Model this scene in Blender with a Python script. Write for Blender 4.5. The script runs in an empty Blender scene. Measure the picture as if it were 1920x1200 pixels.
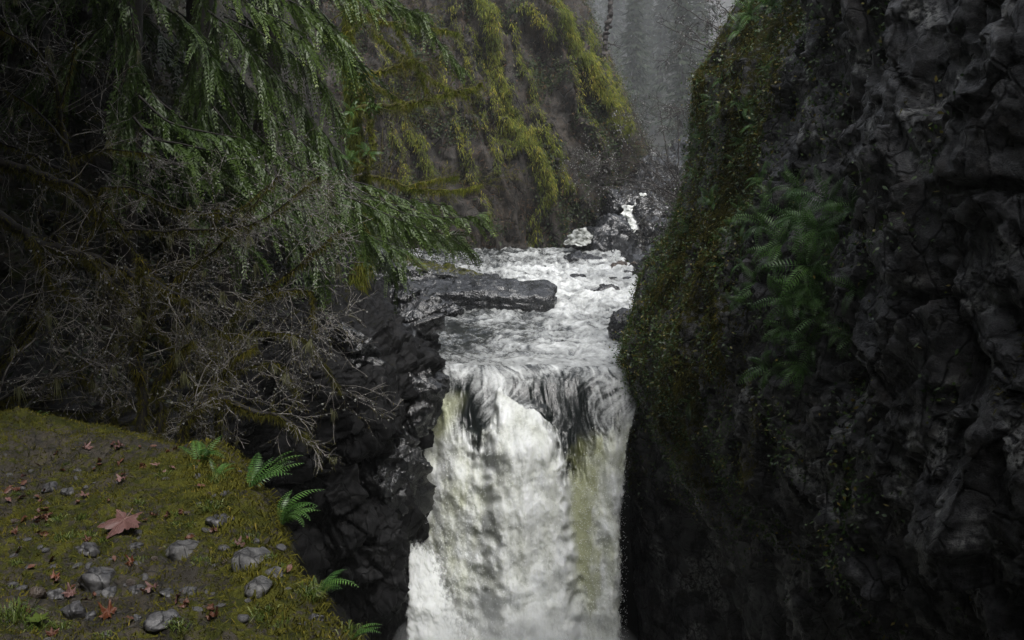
import bpy, math
import numpy as np
from mathutils import Vector, Matrix

# ------------------------------------------------------------------ camera, sky, sun, exposure
SC = bpy.context.scene
COL = SC.collection
F_PX, PITCH = 1867.0, math.radians(8.0)          # focal length in photo pixels (1920 wide), camera tilt
cam_d = bpy.data.cameras.new('camera'); cam = bpy.data.objects.new('camera', cam_d); COL.objects.link(cam)
cam_d.sensor_width = 36.0; cam_d.lens = 36.0 * F_PX / 1920.0
cam_d.clip_start = 0.05; cam_d.clip_end = 2000
cam.location = (0, 0, 0); cam.rotation_euler = (math.radians(90) - PITCH, 0, 0)
SC.camera = cam
HAZE = 0.0005
SUN_EL, SUN_AZ = math.radians(58), math.radians(154)     # veiled by cloud, looking up the gorge from behind the viewpoint
W = bpy.data.worlds.new('World'); SC.world = W; W.use_nodes = True
wn = W.node_tree.nodes; wl = W.node_tree.links
sky = wn.new('ShaderNodeTexSky'); sky.sky_type = 'NISHITA'; sky.sun_disc = False
sky.sun_elevation = SUN_EL; sky.sun_rotation = SUN_AZ; sky.dust_density = 3.0; sky.air_density = 1.0
hs = wn.new('ShaderNodeHueSaturation'); hs.inputs['Saturation'].default_value = 0.28   # overcast: grey sky
wl.new(sky.outputs[0], hs.inputs['Color']); wl.new(hs.outputs[0], wn['Background'].inputs['Color'])
wn['Background'].inputs['Strength'].default_value = 0.15
sun_d = bpy.data.lights.new('sun', 'SUN'); sun_d.energy = 1.5; sun_d.angle = math.radians(14); sun_d.color = (1.0, 0.98, 0.95)
sun = bpy.data.objects.new('sun', sun_d); COL.objects.link(sun)
sd = Vector((math.sin(SUN_AZ) * math.cos(SUN_EL), math.cos(SUN_AZ) * math.cos(SUN_EL), math.sin(SUN_EL)))
sun.rotation_euler = sd.to_track_quat('Z', 'Y').to_euler()
SC.view_settings.view_transform = 'Standard'; SC.view_settings.look = 'None'
SC.view_settings.exposure = 0.85; SC.view_settings.gamma = 1.0; SC.view_settings.use_curve_mapping = False
cy = SC.cycles
cy.max_bounces = 6; cy.diffuse_bounces = 3; cy.glossy_bounces = 3; cy.transmission_bounces = 4; cy.volume_bounces = 1
cy.use_denoising = True; cy.denoiser = 'OPENIMAGEDENOISE'; cy.denoising_prefilter = 'ACCURATE'; cy.caustics_reflective = False; cy.caustics_refractive = False

# ------------------------------------------------------------------ geometry helpers
CP, SP = math.cos(PITCH), math.sin(PITCH)
def at(u, v, D):
    """photo pixel (1920x1200) at world distance Y = D -> point"""
    x = (u - 960.0) / F_PX; y = (600.0 - v) / F_PX
    dy = CP + y * SP; dz = -SP + y * CP
    return np.array([x * D / dy, D, dz * D / dy])
def proj(P):
    P = np.asarray(P); x, Y, z = P[..., 0], P[..., 1], P[..., 2]
    d = Y * CP - z * SP; h = Y * SP + z * CP
    return 960 + F_PX * x / d, 600 - F_PX * h / d
def sstep(a, b, x):
    t = np.clip((x - a) / (b - a), 0, 1); return t * t * (3 - 2 * t)
def nrm(v):
    v = np.asarray(v, float); return v / np.maximum(np.linalg.norm(v, axis=-1, keepdims=True), 1e-9)

def _hash(i, j, k, seed):
    h = (i * 374761393 + j * 668265263 + k * 2147483647 + seed * 144665) & 0xFFFFFFFF
    h = ((h ^ (h >> 13)) * 1274126177) & 0xFFFFFFFF
    h = ((h ^ (h >> 16)) * 2246822519) & 0xFFFFFFFF
    return h ^ (h >> 15)
_G = nrm(np.random.default_rng(5).normal(size=(256, 3)))
def pn(P, seed=0):
    P = np.asarray(P, float); sh = P.shape[:-1]; P = P.reshape(-1, 3)
    I = np.floor(P).astype(np.int64); f = P - I; w = f * f * f * (f * (f * 6 - 15) + 10)
    out = np.zeros(len(P))
    for a in (0, 1):
        wa = w[:, 0] if a else 1 - w[:, 0]
        for b in (0, 1):
            wb = w[:, 1] if b else 1 - w[:, 1]
            for c in (0, 1):
                wc = w[:, 2] if c else 1 - w[:, 2]
                g = _G[_hash(I[:, 0] + a, I[:, 1] + b, I[:, 2] + c, seed) & 255]
                out += wa * wb * wc * ((f[:, 0] - a) * g[:, 0] + (f[:, 1] - b) * g[:, 1] + (f[:, 2] - c) * g[:, 2])
    return (out * 1.55).reshape(sh)
def fbm(P, o=4, seed=0, gain=0.5):
    P = np.asarray(P, float); s = 0; a = 1.0; tot = 0
    for k in range(o):
        s = s + a * pn(P * (2.03 ** k) + 7.7 * k, seed + k); tot += a; a *= gain
    return s / tot * 1.3
def ridge(P, o=3, seed=0):
    P = np.asarray(P, float); s = 0; a = 1.0; tot = 0
    for k in range(o):
        s = s + a * (1 - np.abs(pn(P * (2.1 ** k) + 3.1 * k, seed + k)) * 2.0); tot += a; a *= 0.5
    return s / tot
def worley(P, seed=0):
    P = np.asarray(P, float); sh = P.shape[:-1]; P = P.reshape(-1, 3); I = np.floor(P).astype(np.int64)
    f1 = np.full(len(P), 9.0); f2 = np.full(len(P), 9.0); idv = np.zeros(len(P))
    for a in (-1, 0, 1):
        for b in (-1, 0, 1):
            for c in (-1, 0, 1):
                h = _hash(I[:, 0] + a, I[:, 1] + b, I[:, 2] + c, seed)
                q = np.stack([(h & 1023) / 1023.0, ((h >> 10) & 1023) / 1023.0, ((h >> 20) & 1023) / 1023.0], 1)
                d = np.sqrt((((I + (a, b, c)) + q - P) ** 2).sum(1))
                m = d < f1
                f2 = np.where(m, f1, np.minimum(f2, d)); idv = np.where(m, q[:, 0], idv); f1 = np.where(m, d, f1)
    return f1.reshape(sh), f2.reshape(sh), idv.reshape(sh)

def tag(o, label=None, cat=None, group=None, kind=None):
    if label: o['label'] = label
    if cat: o['category'] = cat
    if group: o['group'] = group
    if kind: o['kind'] = kind
    return o
def empty(name, loc=(0, 0, 0), rot=None):
    o = bpy.data.objects.new(name, None); COL.objects.link(o); o.location = loc; o.empty_display_size = 0.1
    if rot is not None: o.rotation_euler = rot
    return o
def link(name, me, parent=None):
    o = bpy.data.objects.new(name, me); COL.objects.link(o)
    if parent is not None:
        o.parent = parent
        o.matrix_parent_inverse = Matrix.Translation(-parent.location) if not any(parent.rotation_euler) else parent.matrix_basis.inverted()
    return o

class MB:
    """collects vertices, faces and per-vertex values, builds one mesh"""
    def __init__(s): s.V = []; s.F = {3: [], 4: []}; s.A = {}; s.n = 0
    def add(s, V, F, **attr):
        V = np.asarray(V, float).reshape(-1, 3); F = np.asarray(F, int)
        if len(F) == 0: return
        s.V.append(V); s.F[F.shape[1]].append(F + s.n)
        for k, v in attr.items():
            s.A.setdefault(k, []).append((s.n, np.broadcast_to(np.asarray(v, float), (len(V),)).copy()))
        s.n += len(V)
    def mesh(s, name, mat=None, smooth=False):
        V = np.concatenate(s.V); me = bpy.data.meshes.new(name)
        loops = []; starts = []; k0 = 0
        for k in (3, 4):
            if s.F[k]:
                F = np.concatenate(s.F[k]); loops.append(F.ravel())
                starts.append(k0 + np.arange(len(F)) * k); k0 += F.size
        loops = np.concatenate(loops); starts = np.concatenate(starts)
        me.vertices.add(len(V)); me.vertices.foreach_set('co', V.astype(np.float32).ravel())
        me.loops.add(len(loops)); me.loops.foreach_set('vertex_index', loops.astype(np.int32))
        me.polygons.add(len(starts)); me.polygons.foreach_set('loop_start', starts.astype(np.int32))
        if smooth: me.polygons.foreach_set('use_smooth', np.ones(len(starts), bool))
        for k, parts in s.A.items():
            arr = np.zeros(len(V), np.float32)
            for st, v in parts: arr[st:st + len(v)] = v
            a = me.attributes.new(k, 'FLOAT', 'POINT'); a.data.foreach_set('value', arr)
        me.update(calc_edges=True); me.validate()
        if mat: me.materials.append(mat)
        return me
    def build(s, name, mat=None, parent=None, smooth=False):
        return link(name, s.mesh(name, mat, smooth), parent)

def grid_faces(nv, nu, flip=False):
    i = np.arange(nv * nu).reshape(nv, nu)
    a, b, c, d = i[:-1, :-1].ravel(), i[:-1, 1:].ravel(), i[1:, 1:].ravel(), i[1:, :-1].ravel()
    return np.stack([a, d, c, b] if flip else [a, b, c, d], 1)
def grid_normals(P):
    du = np.gradient(P, axis=1); dv = np.gradient(P, axis=0)
    return nrm(np.cross(du, dv))
def pchip(xk, yk, q):
    xk = np.asarray(xk, float); yk = np.asarray(yk, float); h = np.diff(xk)
    sh = (-1,) + (1,) * (yk.ndim - 1)
    dl = np.diff(yk, axis=0) / h.reshape(sh)
    m = np.zeros_like(yk); m[0] = dl[0]; m[-1] = dl[-1]
    p = dl[:-1] * dl[1:]
    m[1:-1] = np.where(p > 0, 2 * p / np.where(np.abs(dl[:-1] + dl[1:]) < 1e-9, 1, dl[:-1] + dl[1:]), 0)
    q = np.clip(q, xk[0], xk[-1]); i = np.clip(np.searchsorted(xk, q, side='right') - 1, 0, len(h) - 1)
    t = ((q - xk[i]) / h[i]).reshape(sh); hh = h[i].reshape(sh)
    return (yk[i] * (1 + 2 * t) * (1 - t) ** 2 + hh * m[i] * t * (1 - t) ** 2 + yk[i + 1] * t * t * (3 - 2 * t) + hh * m[i + 1] * t * t * (t - 1))
def loft(keys, prof, ys, cs):
    """keys: Y of sections, prof: (nsec, npt, 2) of (x, z); ys: rows, cs: column parameter in point index -> (ny, nc, 3)"""
    prof = np.asarray(prof, float)
    A = pchip(keys, prof, np.asarray(ys))                    # ny, npt, 2
    B = pchip(np.arange(prof.shape[1]), A.transpose(1, 0, 2), np.asarray(cs)).transpose(1, 0, 2)
    P = np.zeros(B.shape[:2] + (3,)); P[..., 0] = B[..., 0]; P[..., 2] = B[..., 1]; P[..., 1] = np.asarray(ys)[:, None]
    return P
def spaced(keys, n, weight):
    """n samples in keys[0]..keys[-1] with density given at the keys"""
    q = np.linspace(keys[0], keys[-1], 4000); w = np.interp(q, keys, weight); c = np.cumsum(w); c = (c - c[0]) / (c[-1] - c[0])
    return np.interp(np.linspace(0, 1, n), c, q)
def facet(P, seed=0, tilt=0.9, off=0.5):
    """broken rock: every Voronoi cell is a plane of its own tilt and height"""
    P = np.asarray(P, float); sh = P.shape[:-1]; P = P.reshape(-1, 3); I = np.floor(P).astype(np.int64)
    best = np.full(len(P), 9.0); val = np.zeros(len(P)); sec = np.full(len(P), 9.0)
    for a in (-1, 0, 1):
        for b in (-1, 0, 1):
            for c in (-1, 0, 1):
                h = _hash(I[:, 0] + a, I[:, 1] + b, I[:, 2] + c, seed); h2 = _hash(I[:, 0] + a, I[:, 1] + b, I[:, 2] + c, seed + 101)
                q = np.stack([(h & 1023), (h >> 10) & 1023, (h >> 20) & 1023], 1) / 1023.0
                r = (I + (a, b, c)) + q - P; d = (r * r).sum(1); m = d < best
                t = np.stack([(h2 & 1023), (h2 >> 10) & 1023, (h2 >> 20) & 1023], 1) / 1023.0 - 0.5
                v = -(r * t).sum(1) * 2 * tilt + (q[:, 1] - 0.5) * off
                sec = np.where(m, best, np.minimum(sec, d)); val = np.where(m, v, val); best = np.where(m, d, best)
    edge = np.sqrt(sec) - np.sqrt(best)
    return (val * sstep(0.0, 0.06, edge) - 0.18 * (1 - sstep(0, 0.05, edge))).reshape(sh)
def rockdisp(P, seed=0, big=0.6, mid=0.35, fine=0.05, cell=0.25, fs=0.32):
    wv = np.stack([fbm(P * 0.9, 3, seed + 11), fbm(P * 0.9, 3, seed + 12), fbm(P * 0.9, 3, seed + 13)], -1)
    Q = P + 0.16 * wv
    d = big * fbm(Q * fs, 3, seed)
    d = d + cell * (1.0 * facet(Q * np.array([0.55, 0.55, 0.42]), seed + 3) + 0.55 * facet(Q * np.array([1.3, 1.3, 0.9]), seed + 4) + 0.26 * facet(Q * 3.2, seed + 6))
    d = d + mid * 0.55 * fbm(Q * np.array([1.0, 1.0, 0.7]) * 0.85, 5, seed + 5, 0.62)
    return d + 0.55 * fine * fbm(P * 5.5, 4, seed + 21, 0.7) + 0.8 * fine * (0.5 - np.abs(fbm(P * np.array([2.4, 2.4, 1.7]), 4, seed + 23, 0.6)))
def tube(pts, rad, sides=4):
    pts = np.asarray(pts, float); n = len(pts); rad = np.broadcast_to(np.asarray(rad, float), (n,))
    T = nrm(np.gradient(pts, axis=0)); ref = np.array([0, 0, 1.0]) if abs(T[0][2]) < 0.9 else np.array([1.0, 0, 0])
    A = nrm(np.cross(T, ref)); B = np.cross(T, A)
    th = np.arange(sides) * 2 * math.pi / sides
    V = pts[:, None, :] + rad[:, None, None] * (np.cos(th)[None, :, None] * A[:, None, :] + np.sin(th)[None, :, None] * B[:, None, :])
    i = np.arange(n * sides).reshape(n, sides); j = np.roll(i, -1, axis=1)
    Fq = np.stack([i[:-1].ravel(), j[:-1].ravel(), j[1:].ravel(), i[1:].ravel()], 1)
    return V.reshape(-1, 3), Fq
def smooth_line(pts, n):
    pts = np.asarray(pts, float); s = np.concatenate([[0], np.cumsum(np.linalg.norm(np.diff(pts, axis=0), axis=1))])
    return pchip(s, pts, np.linspace(0, s[-1], n))
def blades(mb, P, D, L, Wd, rng, var=None, bend=0.35, face=None):
    """thin leaf blades: base P, direction D, length L, width Wd; two segments, hanging by bend"""
    P = np.asarray(P, float); n = len(P); D = nrm(D); L = np.broadcast_to(L, (n,))[:, None]; Wd = np.broadcast_to(Wd, (n,))[:, None]
    if face is None: face = nrm(rng.normal(size=(n, 3)))
    S = nrm(np.cross(D, face)) * Wd * 0.5
    M = P + D * L * 0.55; Tp = P + D * L + np.array([0, 0, -1.0]) * L * bend
    V = np.stack([P - S * 0.6, P + S * 0.6, M + S, M - S, Tp], 1).reshape(-1, 3)
    b = np.arange(n)[:, None] * 5
    if var is None: var = rng.random(n)
    va = np.repeat(var, 5)
    F = np.concatenate([b + np.array([0, 1, 2]), b + np.array([0, 2, 3]), b + np.array([3, 2, 4])])
    mb.add(V, F, var=va)
def diamonds(mb, P, D, N, L, Wd, var):
    """flat diamond leaves"""
    P = np.asarray(P, float); n = len(P); D = nrm(D); S = nrm(np.cross(D, N)); L = np.broadcast_to(L, (n,))[:, None]; Wd = np.broadcast_to(Wd, (n,))[:, None]
    V = np.stack([P, P + D * L * 0.42 + S * Wd * 0.5, P + D * L, P + D * L * 0.42 - S * Wd * 0.5], 1).reshape(-1, 3)
    F = np.arange(n)[:, None] * 4 + np.array([0, 1, 2, 3])
    mb.add(V, F, var=np.repeat(np.broadcast_to(var, (n,)), 4))
def blobs(mb, P, r, rng, var=None):
    """small tetrahedra (drops, buds)"""
    P = np.asarray(P, float); n = len(P); r = np.broadcast_to(r, (n,))
    o = np.array([[1, 1, 1], [-1, -1, 1], [-1, 1, -1], [1, -1, -1.0]]) * 0.8
    V = P[:, None, :] + o[None] * (r[:, None, None] * (0.7 + 0.6 * rng.random((n, 4, 1))))
    F = (np.arange(n)[:, None, None] * 4 + np.array([[0, 1, 3], [0, 2, 1], [0, 3, 2], [1, 2, 3]])[None]).reshape(-1, 3)
    mb.add(V.reshape(-1, 3), F, var=np.repeat(rng.random(n) if var is None else var, 4))
def spikes(mb, P, D, L, Wd, rng, var=None, bend=0.3):
    """single-triangle moss or brush blades"""
    P = np.asarray(P, float); n = len(P); D = nrm(D); L = np.broadcast_to(L, (n,))[:, None]; Wd = np.broadcast_to(Wd, (n,))[:, None]
    S = nrm(np.cross(D, rng.normal(size=(n, 3)))) * Wd * 0.75
    V = np.stack([P - S * 0.5, P + S * 0.5, P + D * L + np.array([0, 0, -1.0]) * L * bend], 1).reshape(-1, 3)
    mb.add(V, np.arange(n * 3).reshape(n, 3), var=np.repeat(rng.random(n) if var is None else var, 3))

import bmesh
_ICO = {}
def ico(n):
    if n not in _ICO:
        bm = bmesh.new(); bmesh.ops.create_icosphere(bm, subdivisions=n, radius=1.0)
        bm.verts.ensure_lookup_table()
        _ICO[n] = (nrm(np.array([v.co[:] for v in bm.verts])), np.array([[v.index for v in f.verts] for f in bm.faces])); bm.free()
    return _ICO[n]

# ------------------------------------------------------------------ materials
def newmat(name):
    m = bpy.data.materials.new(name); m.use_nodes = True
    return m, m.node_tree.nodes, m.node_tree.links, m.node_tree.nodes['Principled BSDF']
class G:
    """small node-graph helper"""
    def __init__(s, name): s.m, s.n, s.l, s.b = newmat(name); s._co = None
    def co(s, scale=(1, 1, 1)):
        if s._co is None: s._co = s.n.new('ShaderNodeTexCoord').outputs['Object']
        if tuple(scale) == (1, 1, 1): return s._co
        mp = s.n.new('ShaderNodeMapping'); mp.inputs['Scale'].default_value = scale; s.l.new(s._co, mp.inputs['Vector']); return mp.outputs[0]
    def noise(s, scale, detail=6, rough=0.6, st=(1, 1, 1), dist=0.0):
        t = s.n.new('ShaderNodeTexNoise'); t.inputs['Scale'].default_value = scale; t.inputs['Detail'].default_value = detail
        t.inputs['Roughness'].default_value = rough; t.inputs['Distortion'].default_value = dist; s.l.new(s.co(st), t.inputs['Vector']); return t.outputs['Fac']
    def voro(s, scale, feature='F1', st=(1, 1, 1)):
        t = s.n.new('ShaderNodeTexVoronoi'); t.feature = feature; t.inputs['Scale'].default_value = scale; s.l.new(s.co(st), t.inputs['Vector']); return t.outputs['Distance']
    def attr(s, name):
        a = s.n.new('ShaderNodeAttribute'); a.attribute_name = name; return a.outputs['Fac']
    def objrand(s): return s.n.new('ShaderNodeObjectInfo').outputs['Random']
    def rng(s, x, a, b, c=0.0, d=1.0, smooth=True):
        r = s.n.new('ShaderNodeMapRange'); r.interpolation_type = 'SMOOTHSTEP' if smooth else 'LINEAR'
        for k, v in zip(('From Min', 'From Max', 'To Min', 'To Max'), (a, b, c, d)): r.inputs[k].default_value = v
        s.l.new(x, r.inputs['Value']); return r.outputs['Result']
    def math(s, op, x, y=None, clamp=False):
        t = s.n.new('ShaderNodeMath'); t.operation = op; t.use_clamp = clamp
        for i, q in enumerate((x, y)):
            if q is None: continue
            if isinstance(q, (int, float)): t.inputs[i].default_value = q
            else: s.l.new(q, t.inputs[i])
        return t.outputs[0]
    def mix(s, f, a, b, mode='MIX'):
        t = s.n.new('ShaderNodeMix'); t.data_type = 'RGBA'; t.blend_type = mode
        for k, q in ((0, f), (6, a), (7, b)):
            if isinstance(q, (tuple, list)): t.inputs[k].default_value = (*q[:3], 1)
            elif isinstance(q, (int, float)): t.inputs[k].default_value = q
            else: s.l.new(q, t.inputs[k])
        return t.outputs[2]
    def fmix(s, f, a, b):
        t = s.n.new('ShaderNodeMix'); t.data_type = 'FLOAT'
        for k, q in ((0, f), (2, a), (3, b)):
            if isinstance(q, (int, float)): t.inputs[k].default_value = q
            else: s.l.new(q, t.inputs[k])
        return t.outputs[0]
    def bump(s, h, strength, dist, prev=None):
        t = s.n.new('ShaderNodeBump'); t.inputs['Strength'].default_value = strength; t.inputs['Distance'].default_value = dist
        s.l.new(h, t.inputs['Height'])
        if prev is not None: s.l.new(prev, t.inputs['Normal'])
        return t.outputs[0]
    def out(s, col, rough=0.6, normal=None, spec=0.5, trans=None):
        b = s.b
        for k, q in (('Base Color', col), ('Roughness', rough), ('Specular IOR Level', spec)):
            if isinstance(q, (tuple, list)): b.inputs[k].default_value = (*q[:3], 1)
            elif isinstance(q, (int, float)): b.inputs[k].default_value = q
            else: s.l.new(q, b.inputs[k])
        if normal is not None: s.l.new(normal, b.inputs['Normal'])
        if trans:
            t = s.n.new('ShaderNodeBsdfTranslucent'); mx = s.n.new('ShaderNodeMixShader'); mx.inputs[0].default_value = trans
            if isinstance(col, (tuple, list)): t.inputs[0].default_value = (*col[:3], 1)
            else: s.l.new(col, t.inputs[0])
            s.l.new(b.outputs[0], mx.inputs[1]); s.l.new(t.outputs[0], mx.inputs[2]); s.l.new(mx.outputs[0], s.n['Material Output'].inputs['Surface'])
        return s.m

def rock_mat(name, dark, light, pale, pale_amt=0.6, r0=0.25, r1=0.75, moss=((0.045, 0.05, 0.008), (0.11, 0.105, 0.012)), sc=1.0, bump=0.6, brown=0.0, spec=0.5, hard=0.13):
    g = G(name)
    n1 = g.noise(1.6 * sc, 7, 0.68); n2 = g.noise(9 * sc, 5, 0.7); n3 = g.noise(0.55 * sc, 3, 0.6, dist=0.6); st = g.noise(2.2 * sc, 4, 0.65, (1, 1, 0.22))
    c = g.mix(g.rng(n1, 0.5 - hard, 0.5 + hard), dark, light)
    c = g.mix(g.math('MULTIPLY', g.rng(st, 0.5, 0.68), 0.75), c, tuple(0.35 * q for q in dark))
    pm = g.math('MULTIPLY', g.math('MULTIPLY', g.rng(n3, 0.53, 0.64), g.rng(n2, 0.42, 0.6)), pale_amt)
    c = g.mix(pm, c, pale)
    if brown: c = g.mix(g.math('MULTIPLY', g.rng(g.noise(0.9 * sc, 4, 0.7), 0.5, 0.66), brown), c, (0.06, 0.04, 0.022))
    va = g.n.new('ShaderNodeVectorMath'); va.operation = 'MULTIPLY_ADD'; nz_ = g.n.new('ShaderNodeTexNoise'); nz_.inputs['Scale'].default_value = 2.2 * sc; nz_.inputs['Detail'].default_value = 3; g.l.new(g.co(), nz_.inputs['Vector'])
    g.l.new(nz_.outputs['Color'], va.inputs[0]); va.inputs[1].default_value = (0.2 / sc,) * 3; g.l.new(g.co((1, 1, 0.6)), va.inputs[2])
    vc = g.n.new('ShaderNodeTexVoronoi'); vc.feature = 'DISTANCE_TO_EDGE'; vc.inputs['Scale'].default_value = 1.5 * sc; g.l.new(va.outputs[0], vc.inputs['Vector'])
    vf = g.n.new('ShaderNodeTexVoronoi'); vf.inputs['Scale'].default_value = 3.4 * sc; g.l.new(va.outputs[0], vf.inputs['Vector'])
    ck = g.rng(vc.outputs['Distance'], 0.0, 0.05)
    c = g.mix(g.math('MULTIPLY', g.math('SUBTRACT', 1.0, ck), 0.8), c, tuple(0.2 * q for q in dark))
    c = g.mix(g.math('MULTIPLY', vf.outputs['Color'], 0.45), c, g.mix(1.0, c, (0.35, 0.35, 0.35), 'MULTIPLY'))
    fl = g.rng(g.voro(26 * sc), 0.0, 0.22, 1.0, 0.0)
    c = g.mix(g.math('MULTIPLY', g.math('MULTIPLY', fl, g.rng(n1, 0.5, 0.62)), 0.7), c, tuple(0.25 * q for q in dark))
    mv = g.math('ADD', g.attr('moss'), g.math('MULTIPLY', g.math('SUBTRACT', g.noise(5 * sc, 5, 0.7), 0.5), 1.5))
    mk = g.rng(mv, 0.42, 0.62)
    mc = g.mix(g.rng(n1, 0.42, 0.6), moss[0], moss[1])
    nm = g.noise(42 * sc, 3, 0.65)
    mc = g.mix(g.rng(nm, 0.35, 0.65), g.mix(0.6, mc, (0.01, 0.012, 0.004)), mc)
    c = g.mix(mk, c, mc)
    r = g.fmix(mk, g.rng(n2, 0.35, 0.65, r0, r1), 0.95)
    h = g.math('ADD', g.math('MULTIPLY', n2, 0.7), g.math('MULTIPLY', nm, g.fmix(mk, 0.3, 0.8)))
    h = g.math('ADD', h, g.math('MULTIPLY', g.math('ADD', ck, vf.outputs['Color']), g.fmix(mk, 0.45, 0.0)))
    return g.out(c, r, g.bump(h, bump, 0.09 / sc), g.fmix(mk, spec, 0.15))
def leaf_mat(name, c0, c1, c2=None, rough=0.5, trans=0.25, spec=0.4, obj=False):
    g = G(name); v = g.objrand() if obj else g.attr('var')
    c = g.mix(v, c0, c1)
    if c2: c = g.mix(g.rng(v, 0.78, 0.98), c, c2)
    return g.out(c, rough, None, spec, trans)

M = {}
M['cliff'] = rock_mat('cliff_rock', (0.007, 0.007, 0.008), (0.13, 0.13, 0.133), (0.5, 0.5, 0.475), 0.9, 0.25, 0.65, moss=((0.026, 0.034, 0.006), (0.085, 0.075, 0.011)), sc=1.25, hard=0.08, bump=1.0, brown=0.3)
M['wet_rock'] = rock_mat('wet_rock', (0.006, 0.0065, 0.007), (0.020, 0.021, 0.023), (0.16, 0.165, 0.17), 0.6, 0.04, 0.26, moss=((0.02, 0.023, 0.004), (0.055, 0.052, 0.008)), sc=1.4, bump=0.5, spec=1.0)  # pale streaks stand in for bright glints on the wet film
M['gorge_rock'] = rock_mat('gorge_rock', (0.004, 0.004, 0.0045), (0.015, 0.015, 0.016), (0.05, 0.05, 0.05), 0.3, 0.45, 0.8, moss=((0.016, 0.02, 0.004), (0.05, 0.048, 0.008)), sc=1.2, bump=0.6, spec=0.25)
M['river_rock'] = rock_mat('river_rock', (0.010, 0.011, 0.013), (0.036, 0.039, 0.044), (0.12, 0.125, 0.13), 0.5, 0.05, 0.32, sc=1.6, bump=0.5, spec=0.9)
M['tan_rock'] = rock_mat('tan_rock', (0.07, 0.055, 0.045), (0.17, 0.135, 0.11), (0.25, 0.22, 0.2), 0.4, 0.3, 0.6, sc=2)
M['soil'] = rock_mat('forest_soil', (0.008, 0.007, 0.005), (0.022, 0.018, 0.011), (0.03, 0.03, 0.015), 0.4, 0.8, 1.0, moss=((0.012, 0.018, 0.005), (0.03, 0.035, 0.008)), sc=0.8)
M['wall'] = rock_mat('canyon_wall', (0.014, 0.012, 0.010), (0.060, 0.052, 0.043), (0.14, 0.13, 0.12), 0.4, 0.7, 1.0, moss=((0.07, 0.075, 0.014), (0.17, 0.155, 0.03)), sc=0.6, bump=0.8, brown=0.5)
M['ledge'] = rock_mat('ledge_moss', (0.018, 0.014, 0.008), (0.05, 0.04, 0.026), (0.09, 0.08, 0.07), 0.4, 0.5, 0.9, moss=((0.04, 0.045, 0.008), (0.10, 0.10, 0.015)), sc=4.5, bump=0.7)
M['stone'] = rock_mat('grey_stone', (0.04, 0.04, 0.044), (0.125, 0.122, 0.124), (0.22, 0.21, 0.2), 0.5, 0.3, 0.6, sc=6, bump=0.35)
M['lichen_stone'] = rock_mat('lichen_stone', (0.05, 0.05, 0.052), (0.16, 0.158, 0.155), (0.42, 0.42, 0.38), 0.9, 0.5, 0.8, sc=7, bump=0.6)
M['moss'] = leaf_mat('moss_blades', (0.05, 0.05, 0.007), (0.17, 0.155, 0.02), (0.26, 0.20, 0.04), 0.8, 0.3, 0.2)
M['dark_moss'] = leaf_mat('dark_moss_blades', (0.05, 0.052, 0.009), (0.16, 0.148, 0.024), (0.24, 0.19, 0.03), 0.8, 0.25, 0.2)
M['rib_moss'] = leaf_mat('ridge_moss', (0.07, 0.10, 0.018), (0.25, 0.26, 0.035), (0.40, 0.33, 0.055), 0.8, 0.35, 0.2)
M['grass'] = leaf_mat('grass_blades', (0.05, 0.085, 0.014), (0.12, 0.16, 0.03), (0.22, 0.24, 0.08), 0.45, 0.3)
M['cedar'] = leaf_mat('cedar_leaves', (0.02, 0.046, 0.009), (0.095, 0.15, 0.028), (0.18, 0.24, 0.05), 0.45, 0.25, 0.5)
M['fern'] = leaf_mat('fern_leaves', (0.05, 0.13, 0.028), (0.13, 0.26, 0.06), None, 0.42, 0.25, 0.6, obj=True)
M['shaded_understory'] = leaf_mat('shaded_understory_leaves', (0.008, 0.014, 0.005), (0.022, 0.034, 0.012), (0.04, 0.028, 0.014), 0.6, 0.2)  # darker copy of understory, hillside shade put into the leaf colour
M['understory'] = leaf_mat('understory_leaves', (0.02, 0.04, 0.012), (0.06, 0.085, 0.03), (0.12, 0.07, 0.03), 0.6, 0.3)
M['ivy'] = leaf_mat('cliff_leaves', (0.03, 0.07, 0.015), (0.09, 0.14, 0.03), (0.24, 0.19, 0.04), 0.4, 0.25, 0.5)
M['far_leaves'] = leaf_mat('far_conifer_leaves', (0.03, 0.045, 0.03), (0.07, 0.085, 0.05), None, 0.7, 0.3, 0.2)
M['brush'] = leaf_mat('brown_brush', (0.045, 0.036, 0.027), (0.14, 0.11, 0.08), (0.22, 0.11, 0.05), 0.8, 0.2, 0.2)
M['lichen'] = leaf_mat('hanging_lichen', (0.16, 0.17, 0.08), (0.28, 0.28, 0.15), None, 0.8, 0.35, 0.2)
M['dots'] = leaf_mat('bud_glint_dots', (0.15, 0.15, 0.13), (0.5, 0.5, 0.47), None, 0.15, 0.2, 0.8)  # pale dots: buds, and painted glints of drops on near twigs
def bark(name, a, b, rough=0.7, sc=14):
    g = G(name); n = g.noise(sc, 8, 0.7, (1, 1, 0.3))
    return g.out(g.mix(g.rng(n, 0.35, 0.65), a, b), rough, g.bump(n, 0.5, 0.02))
M['bark'] = bark('dark_bark', (0.006, 0.005, 0.004), (0.022, 0.018, 0.014))
M['twig'] = bark('grey_twigs', (0.025, 0.022, 0.02), (0.36, 0.335, 0.31), 0.2, 5)
M['far_bark'] = bark('far_bark', (0.03, 0.027, 0.026), (0.07, 0.06, 0.055), 0.8, 5)
M['moss_bark'] = bark('mossy_bark', (0.035, 0.03, 0.010), (0.10, 0.095, 0.02), 0.9, 8)
def dead_leaf(name, a, b):
    g = G(name); n = g.noise(60, 5, 0.6); c = g.mix(g.rng(n, 0.3, 0.7), a, b)
    c = g.mix(g.math('MULTIPLY', g.objrand(), 0.45), c, tuple(0.35 * q for q in a))
    return g.out(c, 0.38, g.bump(g.noise(90, 4, 0.6), 0.35, 0.004), 0.5, 0.12)
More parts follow.
